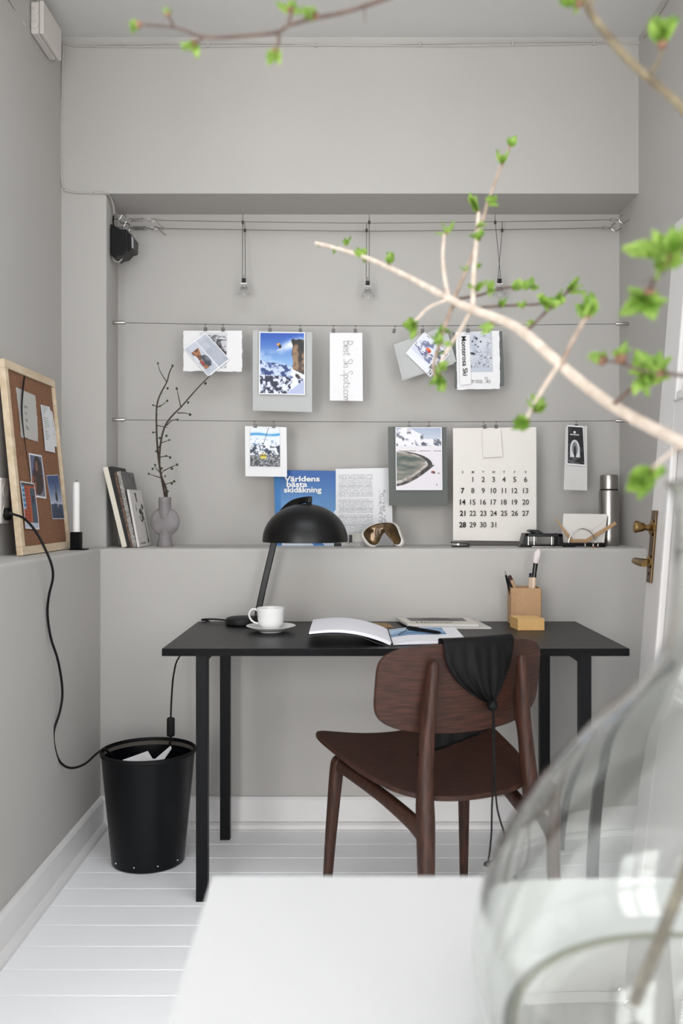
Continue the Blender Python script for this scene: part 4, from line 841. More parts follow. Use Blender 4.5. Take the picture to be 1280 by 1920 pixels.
# ---------------------------------------------------------------- the desk
ZT = .740; XT0, XT1 = -.541, .808; YT0, YT1 = 2.622, 3.248
dk = root('desk', ((XT0+XT1)/2, 2.935, 0), 'long black desk with square steel legs against the wall', 'desk')
q = MB(); q.bx(XT0, XT1, YT0, YT1, ZT-.022, ZT); q.build('desk_top', M_black, dk, bevel=.0015)
q = MB(); q.bx(XT0-.0012, XT1+.0012, YT0-.0012, YT0, ZT-.022, ZT-.001); q.bx(XT0-.0012, XT0, YT0, YT1, ZT-.022, ZT-.001); q.bx(XT1, XT1+.0012, YT0, YT1, ZT-.022, ZT-.001)
q.build('edge_shade_strip', M_edgeshade, dk)  # added strips; the edges' shade is put into their darker colour
LW = .034
for x_ in (-.43, .687):
    for y_ in (2.655, 3.145):
        x__ = x_ if not (x_ > 0 and y_ > 3) else .675
        q = MB(); q.bx(x__-LW/2, x__+LW/2, y_-LW/2, y_+LW/2, 0.003, ZT-.022); lg = q.build('leg', M_steel_b, dk, bevel=.002)
        q = MB(); q.bx(x__-LW/2, x__+LW/2, y_-LW/2, y_+LW/2, 0, .004); q.build('foot_cap', M_rubber, lg)
for x_ in (-.43, .681):
    q = MB(); q.bx(x_-.012, x_+.012, 2.672, 3.128, ZT-.045, ZT-.023); q.build('leg_rail', M_steel_b, dk, bevel=.001)
# ---------------------------------------------------------------- desk lamp
YS = 3.03
lc = V(lx(455, 3.155), 3.155, ZT)
lm = root('desk_lamp', lc, 'black dome desk lamp with a slanted flat arm', 'lamp')
q = MB(); q.lathe(lc+V(0, 0, .0005), [(0, 0), (.055, 0), (.060, .005), (.061, .014), (.057, .023), (.050, .026), (0, .026)], 48); q.build('base', mat('lamp_base_iron', (13, 13, 14), .6, bump=.2, bscale=120), lm, smooth=True)
sc_ = V(lx(572, YS), YS, lz(1013, YS))
r = .1425; hh = .122
prof = [(r*math.cos(a), hh*math.sin(a)) for a in [math.pi/2*i/18 for i in range(19)]]
pin_ = [((r-.003)*math.cos(a), (hh-.003)*math.sin(a)) for a in [math.pi/2*i/18 for i in range(18, -1, -1)]]
q = MB(); q.lathe(sc_, [(r, -.005)]+prof[:-1]+[(.002, hh)]+pin_+[(r-.003, -.005), (r, -.005)], 72); q.build('shade', M_lampblack, lm, smooth=True, auto=50)
def bar(q, pts, w, t_):
    pts, _ = catmull([Vector(p) for p in pts], [0]*len(pts), 6); rings = []
    for i, p in enumerate(pts):
        tg = (pts[min(i+1, len(pts)-1)]-pts[max(i-1, 0)]).normalized(); s_ = V(0, 1, 0); s_ = (s_-tg*s_.dot(tg)).normalized(); n_ = tg.cross(s_)
        rings.append([p+s_*t_/2+n_*w/2, p-s_*t_/2+n_*w/2, p-s_*t_/2-n_*w/2, p+s_*t_/2-n_*w/2])
    q.loft(rings); return q
q = MB(); top = sc_+V(0, 0, hh)
bar(q, [P(482, 1157, 3.165), P(494, 1100, 3.165), P(514, 1015, 3.165), P(520, 985, 3.165), P(530, 960, 3.14), P(548, 944, 3.09), P(568, 938, 3.045), V(top.x+.022, YS, top.z+.014)], .022, .012); q.build('arm', M_lampblack, lm, bevel=.003)
q = MB(); q.lathe(top+V(.012, 0, -.002), [(0, 0), (.012, 0), (.009, .004), (.005, .006), (.005, .02), (0, .02)], 20); q.build('pivot', M_lampblack, lm, smooth=True)
q = MB(); q.blob(sc_+V(0, 0, .045), (.022, .022, .028), n=3); q.build('bulb', mat('opal_glass', (235, 235, 230), .3), lm, smooth=True)
q = MB(); q.lathe(sc_+V(0, 0, .07), [(0, 0), (.016, 0), (.018, .045), (0, .045)], 20); q.build('bulb_holder', M_lampblack, lm, smooth=True)
# ---------------------------------------------------------------- cup and saucer
sc2 = V(lx(508, 2.975), 2.975, ZT)
sa = root('saucer', sc2, 'white porcelain saucer under the coffee cup', 'saucer')
q = MB(); q.lathe(sc2+V(0, 0, .0005), [(0, .002), (.028, .002), (.029, 0), (.036, 0), (.038, .003), (.06, .010), (.080, .019), (.0812, .0205), (.079, .0212), (.058, .0135), (.036, .007), (.03, .0065), (0, .0065)], 64); q.build('dish', M_white_p, sa, smooth=True)
cu = root('coffee_cup', sc2+V(0, 0, .0075), 'white porcelain coffee cup on its saucer beside the lamp base', 'cup')
cc = sc2+V(-.001, 0, .0075)
q = MB(); q.lathe(cc, [(0, 0), (.022, 0), (.0235, .002), (.028, .006), (.040, .020), (.043, .034), (.0455, .066), (.0462, .071), (.0452, .0718), (.0437, .066), (.041, .034), (.037, .021), (.026, .010), (0, .008)], 56); q.build('cup_bowl', M_white_p, cu, smooth=True)
hn = [V(-.042, 0, .060), V(-.052, 0, .067), V(-.064, 0, .064), V(-.071, 0, .050), V(-.066, 0, .034), V(-.053, 0, .023), V(-.039, 0, .020)]
q = MB(); ph_, _ = catmull([cc+p for p in hn], [0]*7, 6); rings = []
for i, p in enumerate(ph_):
    tg = (ph_[min(i+1, len(ph_)-1)]-ph_[max(i-1, 0)]).normalized(); n_ = tg.cross(V(0, 1, 0)); rings.append([p+V(0, 1, 0)*.0055*math.cos(a)+n_*.0032*math.sin(a) for a in [2*math.pi*k/12 for k in range(12)]])
q.loft(rings); q.build('handle', M_white_p, cu, smooth=True)
q = MB(); q.lathe(cc, [(0, .060), (.0425, .060), (.0425, .0604), (0, .0606)], 40); tag(q.build('coffee', mat('coffee', (40, 24, 16), .1), cu, smooth=True), None, None)
# ---------------------------------------------------------------- open sketchbook, pen, papers
ob = root('open_sketchbook', (.125, 2.83, ZT), 'large open sketchbook with black cover on the desk, left leaf lifted', 'sketchbook')
GX = .125
def lz_(u): # page-top height along the left half, u=0 gutter, 1 outer edge
    return ZT+.008+.030*math.sin(min(1, u*1.15)*math.pi/2)**.7+.010*math.sin(u*math.pi)
def leftp(u, v): return V(GX-.245*u+.010*(1-u)*0, 2.672+.30*v+.022*u, lz_(u))
q = MB(); q.patch(leftp, 24, 6); q.patch(lambda u, v: leftp(u, v)+V(0, 0, -.011*(1-.4*u)), 24, 6)
b_ = q; nU = 25; nV = 7; NB = nU*nV
for i in range(24): q.f.append((i, i+1, NB+i+1, NB+i)); q.f.append((6*nU+i, 6*nU+i+1, NB+6*nU+i+1, NB+6*nU+i))
for j in range(6): q.f.append((j*nU+24, (j+1)*nU+24, NB+(j+1)*nU+24, NB+j*nU+24)); q.f.append((j*nU, (j+1)*nU, NB+(j+1)*nU, NB+j*nU))
q.build('left_pages', mat('sketch_paper', (236, 234, 240), .7), ob, smooth=True, auto=50)
q = MB(); q.patch(lambda u, v: V(GX-.252*u, 2.666+.312*v+.022*u, ZT+.0015+max(0, (lz_(u)-.0135-ZT))*min(1, u*3)), 20, 2); q.build('left_cover', M_bk2, ob, solid=.002)
def rightp(u, v): return V(GX+.225*u, 2.672+.30*v+.045*u*(1-v*.2), ZT+.004+.011*math.sin(min(1, .12+u*2.2)*math.pi/2)-.004*u)
def rp_c(U, V_):
    c = solidc(U, (236, 236, 240)); im = (U > .0) & (U < .80) & (V_ > .42) & (V_ < .97)
    s_ = mixc(solidc(U, (120, 158, 196)), (206, 222, 236), (fbm(U*3, V_*10, 3)-.4)*3); s_ = mixc(s_, (70, 110, 156), (V_ < .62)*.6); return np.where(im[..., None], s_, c)
q = MB(); nu_, nv_ = 80, 80; q.patch(rightp, nu_, nv_); u_ = np.linspace(0, 1, nu_+1); U, V_ = np.meshgrid(u_, u_); c = rp_c(U, V_)/255; c = np.where(c <= .04045, c/12.92, ((c+.055)/1.055)**2.4); q.col = np.concatenate([c, np.ones(c.shape[:2]+(1,))], 2).reshape(-1, 4)
q.build('right_page', print_mat(.55), ob, smooth=True, auto=0)
q = MB(); q.patch(lambda u, v: rightp(u, v)+V(0, 0, -.0006), 20, 4); q.patch(lambda u, v: V(rightp(u, v).x, rightp(u, v).y, ZT+.0025), 20, 4)
NB = 21*5
for i in range(20): q.f.append((i, i+1, NB+i+1, NB+i)); q.f.append((4*21+i, 4*21+i+1, NB+4*21+i+1, NB+4*21+i))
for j in range(4): q.f.append((j*21+20, (j+1)*21+20, NB+(j+1)*21+20, NB+j*21+20))
q.build('right_pages', mat('sketch_paper', (236, 234, 240), .7), ob)
q = MB(); q.patch(lambda u, v: V(GX-.004+.232*u, 2.666+.312*v+.045*u, ZT+.0013), 4, 2); q.build('right_cover', M_bk2, ob, solid=.002)
q = MB(); q.tube([V(GX, 2.668, ZT+.005), V(GX, 2.978, ZT+.005)], .004, 8, 0); q.build('spine', M_bk2, ob, smooth=True)
q = MB(); a = V(.186, 2.92, ZT+.021); b = V(.282, 2.815, ZT+.019); q.tube([a, a.lerp(b, .04), a.lerp(b, .35), a.lerp(b, .38), a.lerp(b, .9), b], [.0045, .0068, .0068, .0056, .0052, .003], 14, 0)
pn = q.build('marker_pen', M_plastic_b, smooth=True); tag(pn, 'thick black marker pen lying on the right page of the sketchbook', 'pen')
q = MB(); q.tube([V(.188, 2.915, ZT+.026), V(.183, 2.90, ZT+.025), V(.177, 2.86, ZT+.019), V(.160, 2.82, ZT+.0175), V(.150, 2.775, ZT+.0175)], .0012, 6); q.build('cord_loop', M_rubber, pn, smooth=True)
# magazines at the back of the desk
def slab(name, q4, Y_pts, z0, z1, m, parent=None, **k):
    mb = MB(); mb.prism([V(x_, y_, z0) for x_, y_ in q4], (0, 0, z1-z0)); return mb.build(name, m, parent, **k)
m1 = root('magazine', (.36, 3.12, ZT), 'pale magazine lying lowest of the two at the back of the desk', 'magazine')
slab('pages', [(.19, 3.235), (.455, 3.235), (.475, 3.035), (.21, 3.035)], 0, ZT+.0005, ZT+.006, mat('page_grey', (206, 202, 198), .7), m1, bevel=.001)
m2 = root('magazine', (.31, 3.13, ZT+.006), 'magazine with dark cover picture, uppermost of the two at the desk back', 'magazine')
slab('pages', [(.165, 3.240), (.430, 3.236), (.435, 3.055), (.195, 3.060)], 0, ZT+.0065, ZT+.0145, mat('page_grey', (206, 202, 198), .7), m2, bevel=.001)
def mc(U, V_):
    c = solidc(U, (214, 208, 198)); c = put(c, (U > .12) & (U < .90) & (V_ > .42) & (V_ < .92), (98, 96, 96)); c = put(c, ell(U, V_, .50, .80, .20, .16), (58, 58, 60)); return put(c, ell(U, V_, .52, .55, .28, .12), (66, 66, 66))
s_ = sheet('cover', V(.166, 3.239, ZT+.0152), V(.429, 3.235, ZT+.0152), V(.434, 3.056, ZT+.0152), V(.195, 3.061, ZT+.0152), mc, parent=m2, bow=0, nrm=(0, 0, 1), res=(80, 60), th=.0003)
q = MB(); put_text(q, 'Hemmet', V(.225, 3.082, ZT+.0155), (1, 0, 0), (0, 1, 0), .036, .01); 
q.build('title_lettering', M_ink, s_)
slab('postcard', [(.085, 3.20), (.135, 3.19), (.150, 3.07), (.10, 3.08)], 0, ZT+.0005, ZT+.0015, mat('brown_card', (176, 140, 96), .6, c2=(110, 80, 52), nscale=60)); tag(D.objects['postcard'], 'small brown patterned card lying behind the open sketchbook', 'card')
# pen pot and note block
pc = V(lx(982, 3.19), 3.19, ZT); pp = root('pen_pot', pc, 'kraft cardboard pen pot on the right of the desk', 'pen pot')
q = MB(); w = .052; w2 = .050; ch = .016; hgt = .128
def octo(s_): return [V(-s_+ch, -s_, 0), V(s_-.004, -s_, 0), V(s_, -s_+.004, 0), V(s_, s_-.004, 0), V(s_-.004, s_, 0), V(-s_+ch, s_, 0), V(-s_, s_-ch, 0), V(-s_, -s_+ch, 0)]
a = [pc+p+V(0, 0, .0005) for p in octo(w)]; b = [p+V(0, 0, hgt) for p in a]; c_ = [pc+p+V(0, 0, hgt) for p in octo(w-.005)]; d_ = [pc+p+V(0, 0, .006) for p in octo(w-.005)]
q.loft([a, b, c_, d_]); q.build('pot_wall', M_kraft, pp, bevel=.0008)
M_pine2 = mat('pale_pencil_wood', (214, 184, 152), .5)
def stick(name, px0, py0, px1, py1, Y0, Y1, rpx, m, lab, cat, tip=None, extra=0):
    a = P(px0, py0, Y0); b = P(px1, py1, Y1); d = (b-a); bot = a-d.normalized()*(max(0, (a.z-(ZT+.010))/max(.2, d.normalized().z)))
    r_ = root(name, bot, lab, cat); q = MB(); q.tube([bot, a.lerp(b, .78), b], [rpx/540]*2+[rpx/540*.9], 10, 0); q.build('barrel', m, r_, smooth=True)
    return r_, a, b
r_, a, b = stick('pen', 954, 1104, 948, 1078, 3.18, 3.17, 2.2, M_plastic_b, 'black pen with silver top, leftmost in the pen pot', 'pen'); q = MB(); q.tube([b, b+(b-a)*.28], [.0028, .0018], 8, 0); q.build('clicker', M_chrome, r_, smooth=True)
r_, a, b = stick('pen', 960, 1104, 952, 1083, 3.20, 3.20, 2.4, mat('navy_plastic', (26, 30, 50), .3), 'navy pen with white top beside the black pen in the pot', 'pen'); q = MB(); q.tube([b, b+(b-a)*.22], [.0035, .0025], 8, 0); q.build('cap', M_white_p, r_, smooth=True)
r_, a, b = stick('pencil', 966, 1104, 957, 1085, 3.165, 3.16, 3.2, M_kraft, 'thick brown pencil with dark red end in the pen pot', 'pencil'); q = MB(); q.tube([b-(b-a)*.1, b+(b-a)*.30], [.0068, .0062], 10, 0); q.build('dark_end', mat('oxblood', (66, 34, 34), .4), r_, smooth=True)
r_, a, b = stick('brush_tube', 995, 1104, 997, 1080, 3.20, 3.20, 5.2, mat('skin_plastic', (222, 196, 172), .4), 'pale brush handle with black collar, left one of the pair in the pot', 'brush'); q = MB(); q.tube([b-(b-a)*.1, b+(b-a)*.22], .0108, 14, 0); q.build('collar', mat('blue_black', (30, 36, 48), .3), r_, smooth=True)
r_, a, b = stick('shaving_brush', 999, 1104, 1001, 1080, 3.175, 3.175, 4.2, mat('skin_plastic', (222, 196, 172), .4), 'brush with black ferrule and soft white bristles, tallest in the pen pot', 'brush')
q = MB(); b1 = P(1004, 1056, 3.175); q.tube([b-(b-a)*.1, P(1001.5, 1074, 3.175), b1], [.0085, .0078, .0085], 14, 0); q.build('ferrule', mat('gloss_black', (12, 12, 13), .12), r_, smooth=True)
q = MB(); q.tube([b1, P(1005.5, 1048, 3.175), P(1008, 1038, 3.175), P(1010, 1030, 3.175)], [.0088, .0125, .0135, .004], 18, 4); q.build('bristles', mat('bristle_white', (232, 222, 220), .9, bump=.8, bscale=500), r_, smooth=True)
nb = V(lx(993, 3.05), 3.05, ZT)
nr_ = root('note_block', nb, 'block of yellowish notes in a low kraft box in front of the pen pot', 'note block')
x0, x1 = lx(971, 3.0), lx(1021, 3.0)
q = MB(); q.prism([V(x0, 3.005, ZT+.0005), V(x1, 3.005, ZT+.0005), V(x1-.012, 3.095, ZT+.0005), V(x0-.010, 3.095, ZT+.0005)], (0, 0, .037)); q.build('paper_block', M_kraft2, nr_, bevel=.0006)
q = MB(); q.prism([V(x0-.001, 3.004, ZT+.0376), V(x1+.001, 3.004, ZT+.0376), V(x1-.012, 3.096, ZT+.0376), V(x0-.011, 3.096, ZT+.0376)], (0, 0, .0016)); q.build('top_sheet', mat('note_top', (222, 182, 122), .8), nr_)
# ---------------------------------------------------------------- waste bin
bc = V(-.654, 2.95, 0)
bn_ = root('waste_bin', bc, 'tapered black waste bin on the floor beside the desk leg', 'waste bin')
q = MB(); q.lathe(bc, [(.112, .001), (.116, .004), (.133, .18), (.1500, .357), (.1515, .362), (.1490, .362), (.1475, .355), (.131, .18), (.113, .012), (0, .010)][:6]+[(.112, .001)], 72)
q.f = [f for f in q.f if len(f) < 20 or True]; q.build('bin_wall', mat('bin_black', (7, 9, 13), .33, spec=.28, nz=.1, nscale=12), bn_, smooth=True)
q = MB(); q.lathe(bc, [(.1488, .354), (.1478, .352), (.1325, .18), (.1145, .006), (0, .006)], 72); q.build('bin_lining', mat('lining_grey_brown', (88, 80, 72), .7), bn_, smooth=True)
q = MB(); q.lathe(bc, [(.1505, .350), (.1530, .352), (.1535, .362), (.1480, .364), (.1470, .352)], 72); q.loft; q.build('rim', M_rubber, bn_, smooth=True)
for k in range(10):
    a = -math.pi/2+(k-2.5)*math.radians(36)+.15; rr_ = .1178; p = bc+V(rr_*math.cos(a), rr_*math.sin(a), .022); q = MB(); q.blob(p, (.0032, .0032, .0032)); q.build('rivet', M_chrome, bn_, smooth=True)
for k, (q4, lab) in enumerate((([(-.73, 2.92, .335), (-.665, 2.99, .345), (-.62, 2.93, .30), (-.69, 2.87, .292)], 'leftmost crumpled white sheet in the bin'), ([(-.68, 2.95, .338), (-.62, 2.99, .315), (-.585, 2.90, .325), (-.65, 2.86, .30)], 'middle folded white paper in the bin'), ([(-.64, 2.93, .325), (-.59, 2.99, .362), (-.585, 2.985, .352), (-.62, 2.90, .30)], 'thin paper strip sticking up in the bin'))):
    sheet('waste_paper', *[V(*p) for p in q4], M_paper, lab, 'waste paper', bow=.004, nrm=(0, 0, 1))
# ---------------------------------------------------------------- the chair
CO = V(.239, 2.443, 0); cxv = V(.914, .407, 0).normalized(); cyv = V(-.407, .914, 0).normalized()
def C_(x_, y_, z_): return CO+cxv*x_+cyv*y_+V(0, 0, z_)
chair = root('desk_chair', CO, 'dark brown wooden chair with curved plywood back and seat, turned away at the desk', 'chair')
def oval(q, pts, rad, n=14, pw=2.6):
    # pts: (x,y,z) local; rad: (side, fore) half widths; rounded-square sections
    P3 = [Vector(p) for p in pts]; R3 = [Vector((a, b, 0)) for a, b in rad]
    P3, _ = catmull(P3, [0]*len(P3), 5); R3, _ = catmull(R3, [0]*len(R3), 5); rings = []
    for i, p in enumerate(P3):
        tg = (P3[min(i+1, len(P3)-1)]-P3[max(i-1, 0)]).normalized(); sx_ = V(1, 0, 0); sx_ = (sx_-tg*sx_.dot(tg)).normalized(); sy_ = tg.cross(sx_); ring = []
        for k in range(n):
            a = 2*math.pi*k/n; ca_, sa_ = math.cos(a), math.sin(a)
            x_ = math.copysign(abs(ca_)**(2/pw), ca_)*R3[i].x; y_ = math.copysign(abs(sa_)**(2/pw), sa_)*R3[i].y
            w_ = p+sx_*x_+sy_*y_; ring.append(C_(w_.x, w_.y, w_.z))
        rings.append(ring)
    q.loft(rings); return q
for s_ in (-1, 1):
    q = MB(); oval(q, [(s_*.176, -.275, 0), (s_*.166, -.238, .20), (s_*.157, -.215, .38), (s_*.152, -.203, .45), (s_*.144, -.196, .56), (s_*.137, -.190, .635), (s_*.133, -.196, .69), (s_*.130, -.200, .73), (s_*.127, -.205, .762), (s_*.126, -.207, .773)],
                   [(.0135, .0135), (.018, .019), (.0205, .026), (.020, .023), (.018, .019), (.0165, .026), (.0150, .021), (.0135, .017), (.012, .011), (.006, .005)]); q.build('rear_leg', M_wood, chair, smooth=True, auto=60)
    q = MB(); oval(q, [(s_*.228, .245, 0), (s_*.218, .228, .22), (s_*.208, .212, .40), (s_*.204, .206, .436), (s_*.203, .204, .448)], [(.011, .012), (.015, .016), (.018, .021), (.017, .020), (.010, .012)]); q.build('front_leg', M_wood, chair, smooth=True, auto=60)
    q = MB(); P3, _ = catmull([V(s_*.207, .212, .424), V(s_*.198, .15, .420), V(s_*.178, -.02, .400), V(s_*.160, -.15, .372), V(s_*.155, -.215, .355)], [0]*5, 6); hs_ = [.022, .0165, .018, .022, .036]; rings = []
    for i, p in enumerate(P3):
        t_ = i/(len(P3)-1)*4; k = min(3, int(t_)); hv = hs_[k]+(hs_[k+1]-hs_[k])*(t_-k); hw = .0135
        rings.append([C_(p.x+hw*math.copysign(abs(math.cos(a))**.7, math.cos(a)), p.y, p.z+hv*math.copysign(abs(math.sin(a))**.7, math.sin(a))) for a in [2*math.pi*j/14 for j in range(14)]])
    q.loft(rings); q.build('side_rail', M_wood, chair, smooth=True, auto=60)
q = MB(); q.box(C_(0, .195, .418), (.39, .022, .036), Matrix((cxv, cyv, V(0, 0, 1))).transposed()); q.build('front_rail', M_wood, chair, bevel=.004)
def seat_z(x_, y_):
    return .446+.040*((y_+.22)/.47)+.030*(x_/.25)**2*(max(0, (y_+.24)/.49))**1.0-.008*math.cos(x_*6)*math.cos(y_*5)
def seat_f(u, v, dz=0):
    a = 2*math.pi*u; ca_, sa_ = math.cos(a), math.sin(a); n_ = 2.4 if sa_ < 0 else 9.0
    rr_ = 1/((abs(ca_)**n_+abs(sa_)**n_)**(1/n_)); hx = .228+.044*max(0, min(1, sa_+.35)); hy = .262 if sa_ > 0 else .232
    x_ = ca_*rr_*hx*v; y_ = sa_*rr_*hy*v+.005; return C_(x_, y_, seat_z(x_, y_)+dz)
def shell(fn, nu, nv, th, axis):  # polar shell with rim
    q = MB(); top_ = [[fn(i/nu, max(.002, j/nv)) for i in range(nu)] for j in range(nv+1)]; bot_ = [[p+axis*th for p in r_] for r_ in top_]
    q.loft(top_+bot_[::-1], cap=True); return q
q = shell(lambda u, v: seat_f(u, v), 96, 14, -.013, V(0, 0, 1)); q.build('seat', M_seat, chair, smooth=True, auto=60, bevel=.003)
def back_y(x_, z_): return -.186+1.05*x_*x_-.16*(z_-.70)
def back_f(u, v):
    a = 2*math.pi*u; ca_, sa_ = math.cos(a), math.sin(a); n_ = 5.0; rr_ = 1/((abs(ca_)**n_+abs(sa_)**n_)**(1/n_))
    x_ = ca_*rr_*.242*v; zz = sa_*rr_*v; z_ = .697+.117*zz*(1-.12*(x_/.25)**2)+.006*(x_/.25)**2; return C_(x_-.004, back_y(x_, z_), z_)
q = shell(back_f, 96, 12, .012, cyv); q.build('backrest', M_ply, chair, smooth=True, auto=60, bevel=.003)
# ---------------------------------------------------------------- drawstring bag over the backrest
bag = root('drawstring_bag', C_(0, -.25, .65), 'black drawstring cloth bag draped over the chair back with its cord hanging', 'bag')
def bagf(u, v):  # v 0: front lower edge, up over the top, down the back to the gather at 1
    fold = math.sin(u*38)*.5+math.sin(u*17+1)*.5
    x0, x1 = -.100, .104
    if v < .42:
        t_ = v/.42; x_ = x0-.03*(1-t_)+(x1-x0+.055*(1-t_))*u; zb = .522+.070*u; z_ = zb+(.818-zb)*t_; y_ = back_y(x_, z_)+.017+.006*fold*(1-t_)*.6; return C_(x_, y_, z_)
    if v < .52:
        t_ = (v-.42)/.10; x_ = x0+(x1-x0)*u; a = math.pi*t_; z_ = .818+.007*math.sin(a); y_ = back_y(x_, .81)+.006+.014*math.cos(a); return C_(x_, y_-.001, z_)
    t_ = (v-.52)/.48; gx = .047; k = (1-t_)**.62 if t_ < 1 else 0
    k = max(.075, (1-t_**2.4)); xl = x0*k+gx*(1-k); xr = x1*k+(gx+.004)*(1-k)
    if u < .5: pass
    x_ = xl+(xr-xl)*u; z_ = .818-(.818-.648)*t_-.012*math.sin(u*math.pi)*t_*(1-t_)*4; puff = .004+.016*math.sin(min(1, t_)*math.pi)*math.sin(u*math.pi)
    y_ = back_y(x_, z_)-.008-puff-.0075*fold*t_**.7; return C_(x_, y_, z_)
q = MB(); q.patch(bagf, 90, 60); q.build('bag_cloth', M_cloth, bag, smooth=True, auto=0, solid=.002)
g = C_(.049, back_y(.049, .650)-.014, .649)
q = MB(); q.blob(g, (.014, .012, .016), n=3); q.build('gathered_mouth', M_cloth, bag, smooth=True)
def S_(px, py): return P(px, py, g.y-.012-.055*min(1, max(0, (py-1330)/90)))
q = MB(); q.tube([g, S_(926, 1345), S_(927, 1400), S_(928, 1460), S_(931, 1510), S_(938, 1540), S_(945, 1565), S_(944, 1590), S_(934, 1606), S_(922, 1614), S_(914, 1618)], .0023, 8)
q.tube([g, S_(924, 1345), S_(924, 1400), S_(925, 1460), S_(922, 1510), S_(921, 1560), S_(918, 1595), S_(914, 1618)], .0023, 8); q.build('draw_cord', M_cloth, bag, smooth=True)
q = MB(); q.blob(S_(913, 1619), (.008, .006, .006)); q.tube([S_(910, 1617), S_(908, 1622), S_(914, 1624)], .0025, 6); q.build('cord_knot', M_cloth, bag, smooth=True)
# ---------------------------------------------------------------- white table in the foreground
wt = root('white_table', (.35, .62, 0), 'white table in the foreground with a thin square-edged top', 'table')
q = MB(); q.prism([V(-.152, 1.004, ZT-.028), V(.93, 1.000, ZT-.028), V(.93, .20, ZT-.028), V(-.128, .20, ZT-.028)], (0, 0, .028)); q.build('table_top', M_whitetable, wt, bevel=.002)
for x_, y_ in ((-.08, .94), (.87, .94), (-.08, .26), (.87, .26)):
    q = MB(); q.bx(x_-.02, x_+.02, y_-.02, y_+.02, 0, ZT-.028); q.build('leg', M_whitetable, wt, bevel=.002)
# ---------------------------------------------------------------- big glass vase
gc = V(.289, .66, ZT); gv = root('glass_vase', gc, 'big clear glass bottle vase, blurred in the right foreground on the white table', 'vase')
outp = [(0, .004), (.10, .002), (.150, .0015), (.178, .012), (.192, .035), (.197, .066), (.1945, .100), (.184, .136), (.166, .171), (.147, .198), (.112, .239), (.080, .270), (.060, .300), (.0535, .330), (.0505, .370), (.0500, .405), (.053, .418), (.057, .424)]
def smooth2(pr, k=5):
    p, _ = catmull([Vector((a, b, 0)) for a, b in pr], [0]*len(pr), k); return [(max(0, v.x), v.y) for v in p]
op = smooth2(outp); ip = []
for i, (a, b) in enumerate(op):
    a0, b0 = op[max(0, i-1)]; a1, b1 = op[min(len(op)-1, i+1)]; t_ = Vector((a1-a0, b1-b0)).normalized(); ip.append((max(0, a-t_.y*.0035), b+t_.x*.0035+(.006 if b < .01 else 0)))
q = MB(); q.lathe(gc+V(0, 0, .0005), op+ip[::-1], 128); q.build('glass_body', M_glass, gv, smooth=True, auto=80)
wp = [(r_a, z_a) for r_a, z_a in ip if z_a < .0175][:]
q = MB(); q.lathe(gc+V(0, 0, .0012), [(0, wp[0][1])]+[(max(0, a-.0006), b) for a, b in wp]+[(0, wp[-1][1])], 96); q.build('water', mat('murky_water', (212, 214, 184), .0, trans=1, ior=1.33), gv, smooth=True)
# ---------------------------------------------------------------- budding branches in the glass vase
def BP(pts): return [P(a, b, c) for a, b, c, d in pts], [d/2*c/F for a, b, c, d in pts]
def leafs(mb, c, d, size, n, rnd_=random):
    d = Vector(d).normalized()
    for i in range(n):
        ax = (d+V(rnd_.uniform(-.9, .9), rnd_.uniform(-.9, .9), rnd_.uniform(-.7, .7))).normalized()
        sd = ax.cross(V(rnd_.uniform(-1, 1), rnd_.uniform(-1, 1), rnd_.uniform(-1, 1))).normalized(); nn = ax.cross(sd)
        L_ = size*rnd_.uniform(.7, 1.15); W_ = L_*rnd_.uniform(.28, .4); cu_ = rnd_.uniform(.1, .35)
        def f(u, v):
            w_ = W_*math.sin(math.pi*min(1, .08+v*.92)**.8)*(u-.5)*2; return Vector(c)+ax*(L_*v)+sd*w_+nn*(L_*cu_*v*v+abs(u-.5)*W_*.8)
        mb.patch(f, 4, 6)
KNECK = V(.292, .664, 1.175)
def branch(label, sets, leaves, bark, buds=(), leafsize=.017, root_pts=None):
    r_ = root('budding_branch', V(.31, .64, ZT+.012), label, 'branch', 'budding branches in the glass vase')
    for i, s_ in enumerate(sets):
        p, r = BP(s_['p']); q = MB()
        if i == 0 and root_pts: p = [Vector(a) for a, _ in root_pts]+p; r = [b for _, b in root_pts]+r
        q.tube(p, r, 10, 5); q.build('twig' if i else 'stem', s_.get('m', bark), r_, smooth=True)
    for (a, b, Y, sz, n, dx, dz) in leaves:
        q = MB(); c = P(a, b, Y); c0_ = c-V(dx, 0, dz).normalized()*sz*.35
        leafs(q, c0_, (dx, -.2, dz), sz, n); o_ = q.build('leaf_cluster', M_leaf, r_, smooth=True, auto=0)
        q = MB(); q.blob(c0_, (sz*.12, sz*.12, sz*.14), n=1); q.build('bud_scale', M_scale, o_, smooth=True)
    for (a, b, Y, s_, dx, dz) in buds:
        c = P(a, b, Y); d = V(dx, 0, dz).normalized(); q = MB(); q.blob(c, (s_*.5, s_*.5, s_*.55), n=2); o_ = q.build('bud', M_scale, r_, smooth=True)
        q = MB(); leafs(q, c, d, s_*1.3, 4); q.blob(c+d*s_*.45, (s_*.4, s_*.4, s_*.5), n=2); q.build('bud_tip', M_leaf, o_, smooth=True, auto=0)
    return r_
L = []
mainp = [(1340, 868, .76, 25), (1280, 832, .88, 24), (1180, 780, .98, 23), (1110, 733, 1.05, 22), (1040, 675, 1.11, 21), (985, 626, 1.16, 20), (950, 605, 1.20, 18), (880, 578, 1.26, 16), (845, 562, 1.30, 14), (770, 522, 1.38, 11), (700, 489, 1.45, 9), (650, 471, 1.5, 8), (592, 456, 1.55, 7)]
M_bark4 = mat('mid_bark', (168, 150, 134), .75, c2=(126, 106, 92), nscale=60)
def tw_(*a, m=None): return {'p': list(a), 'm': m} if m else {'p': list(a)}
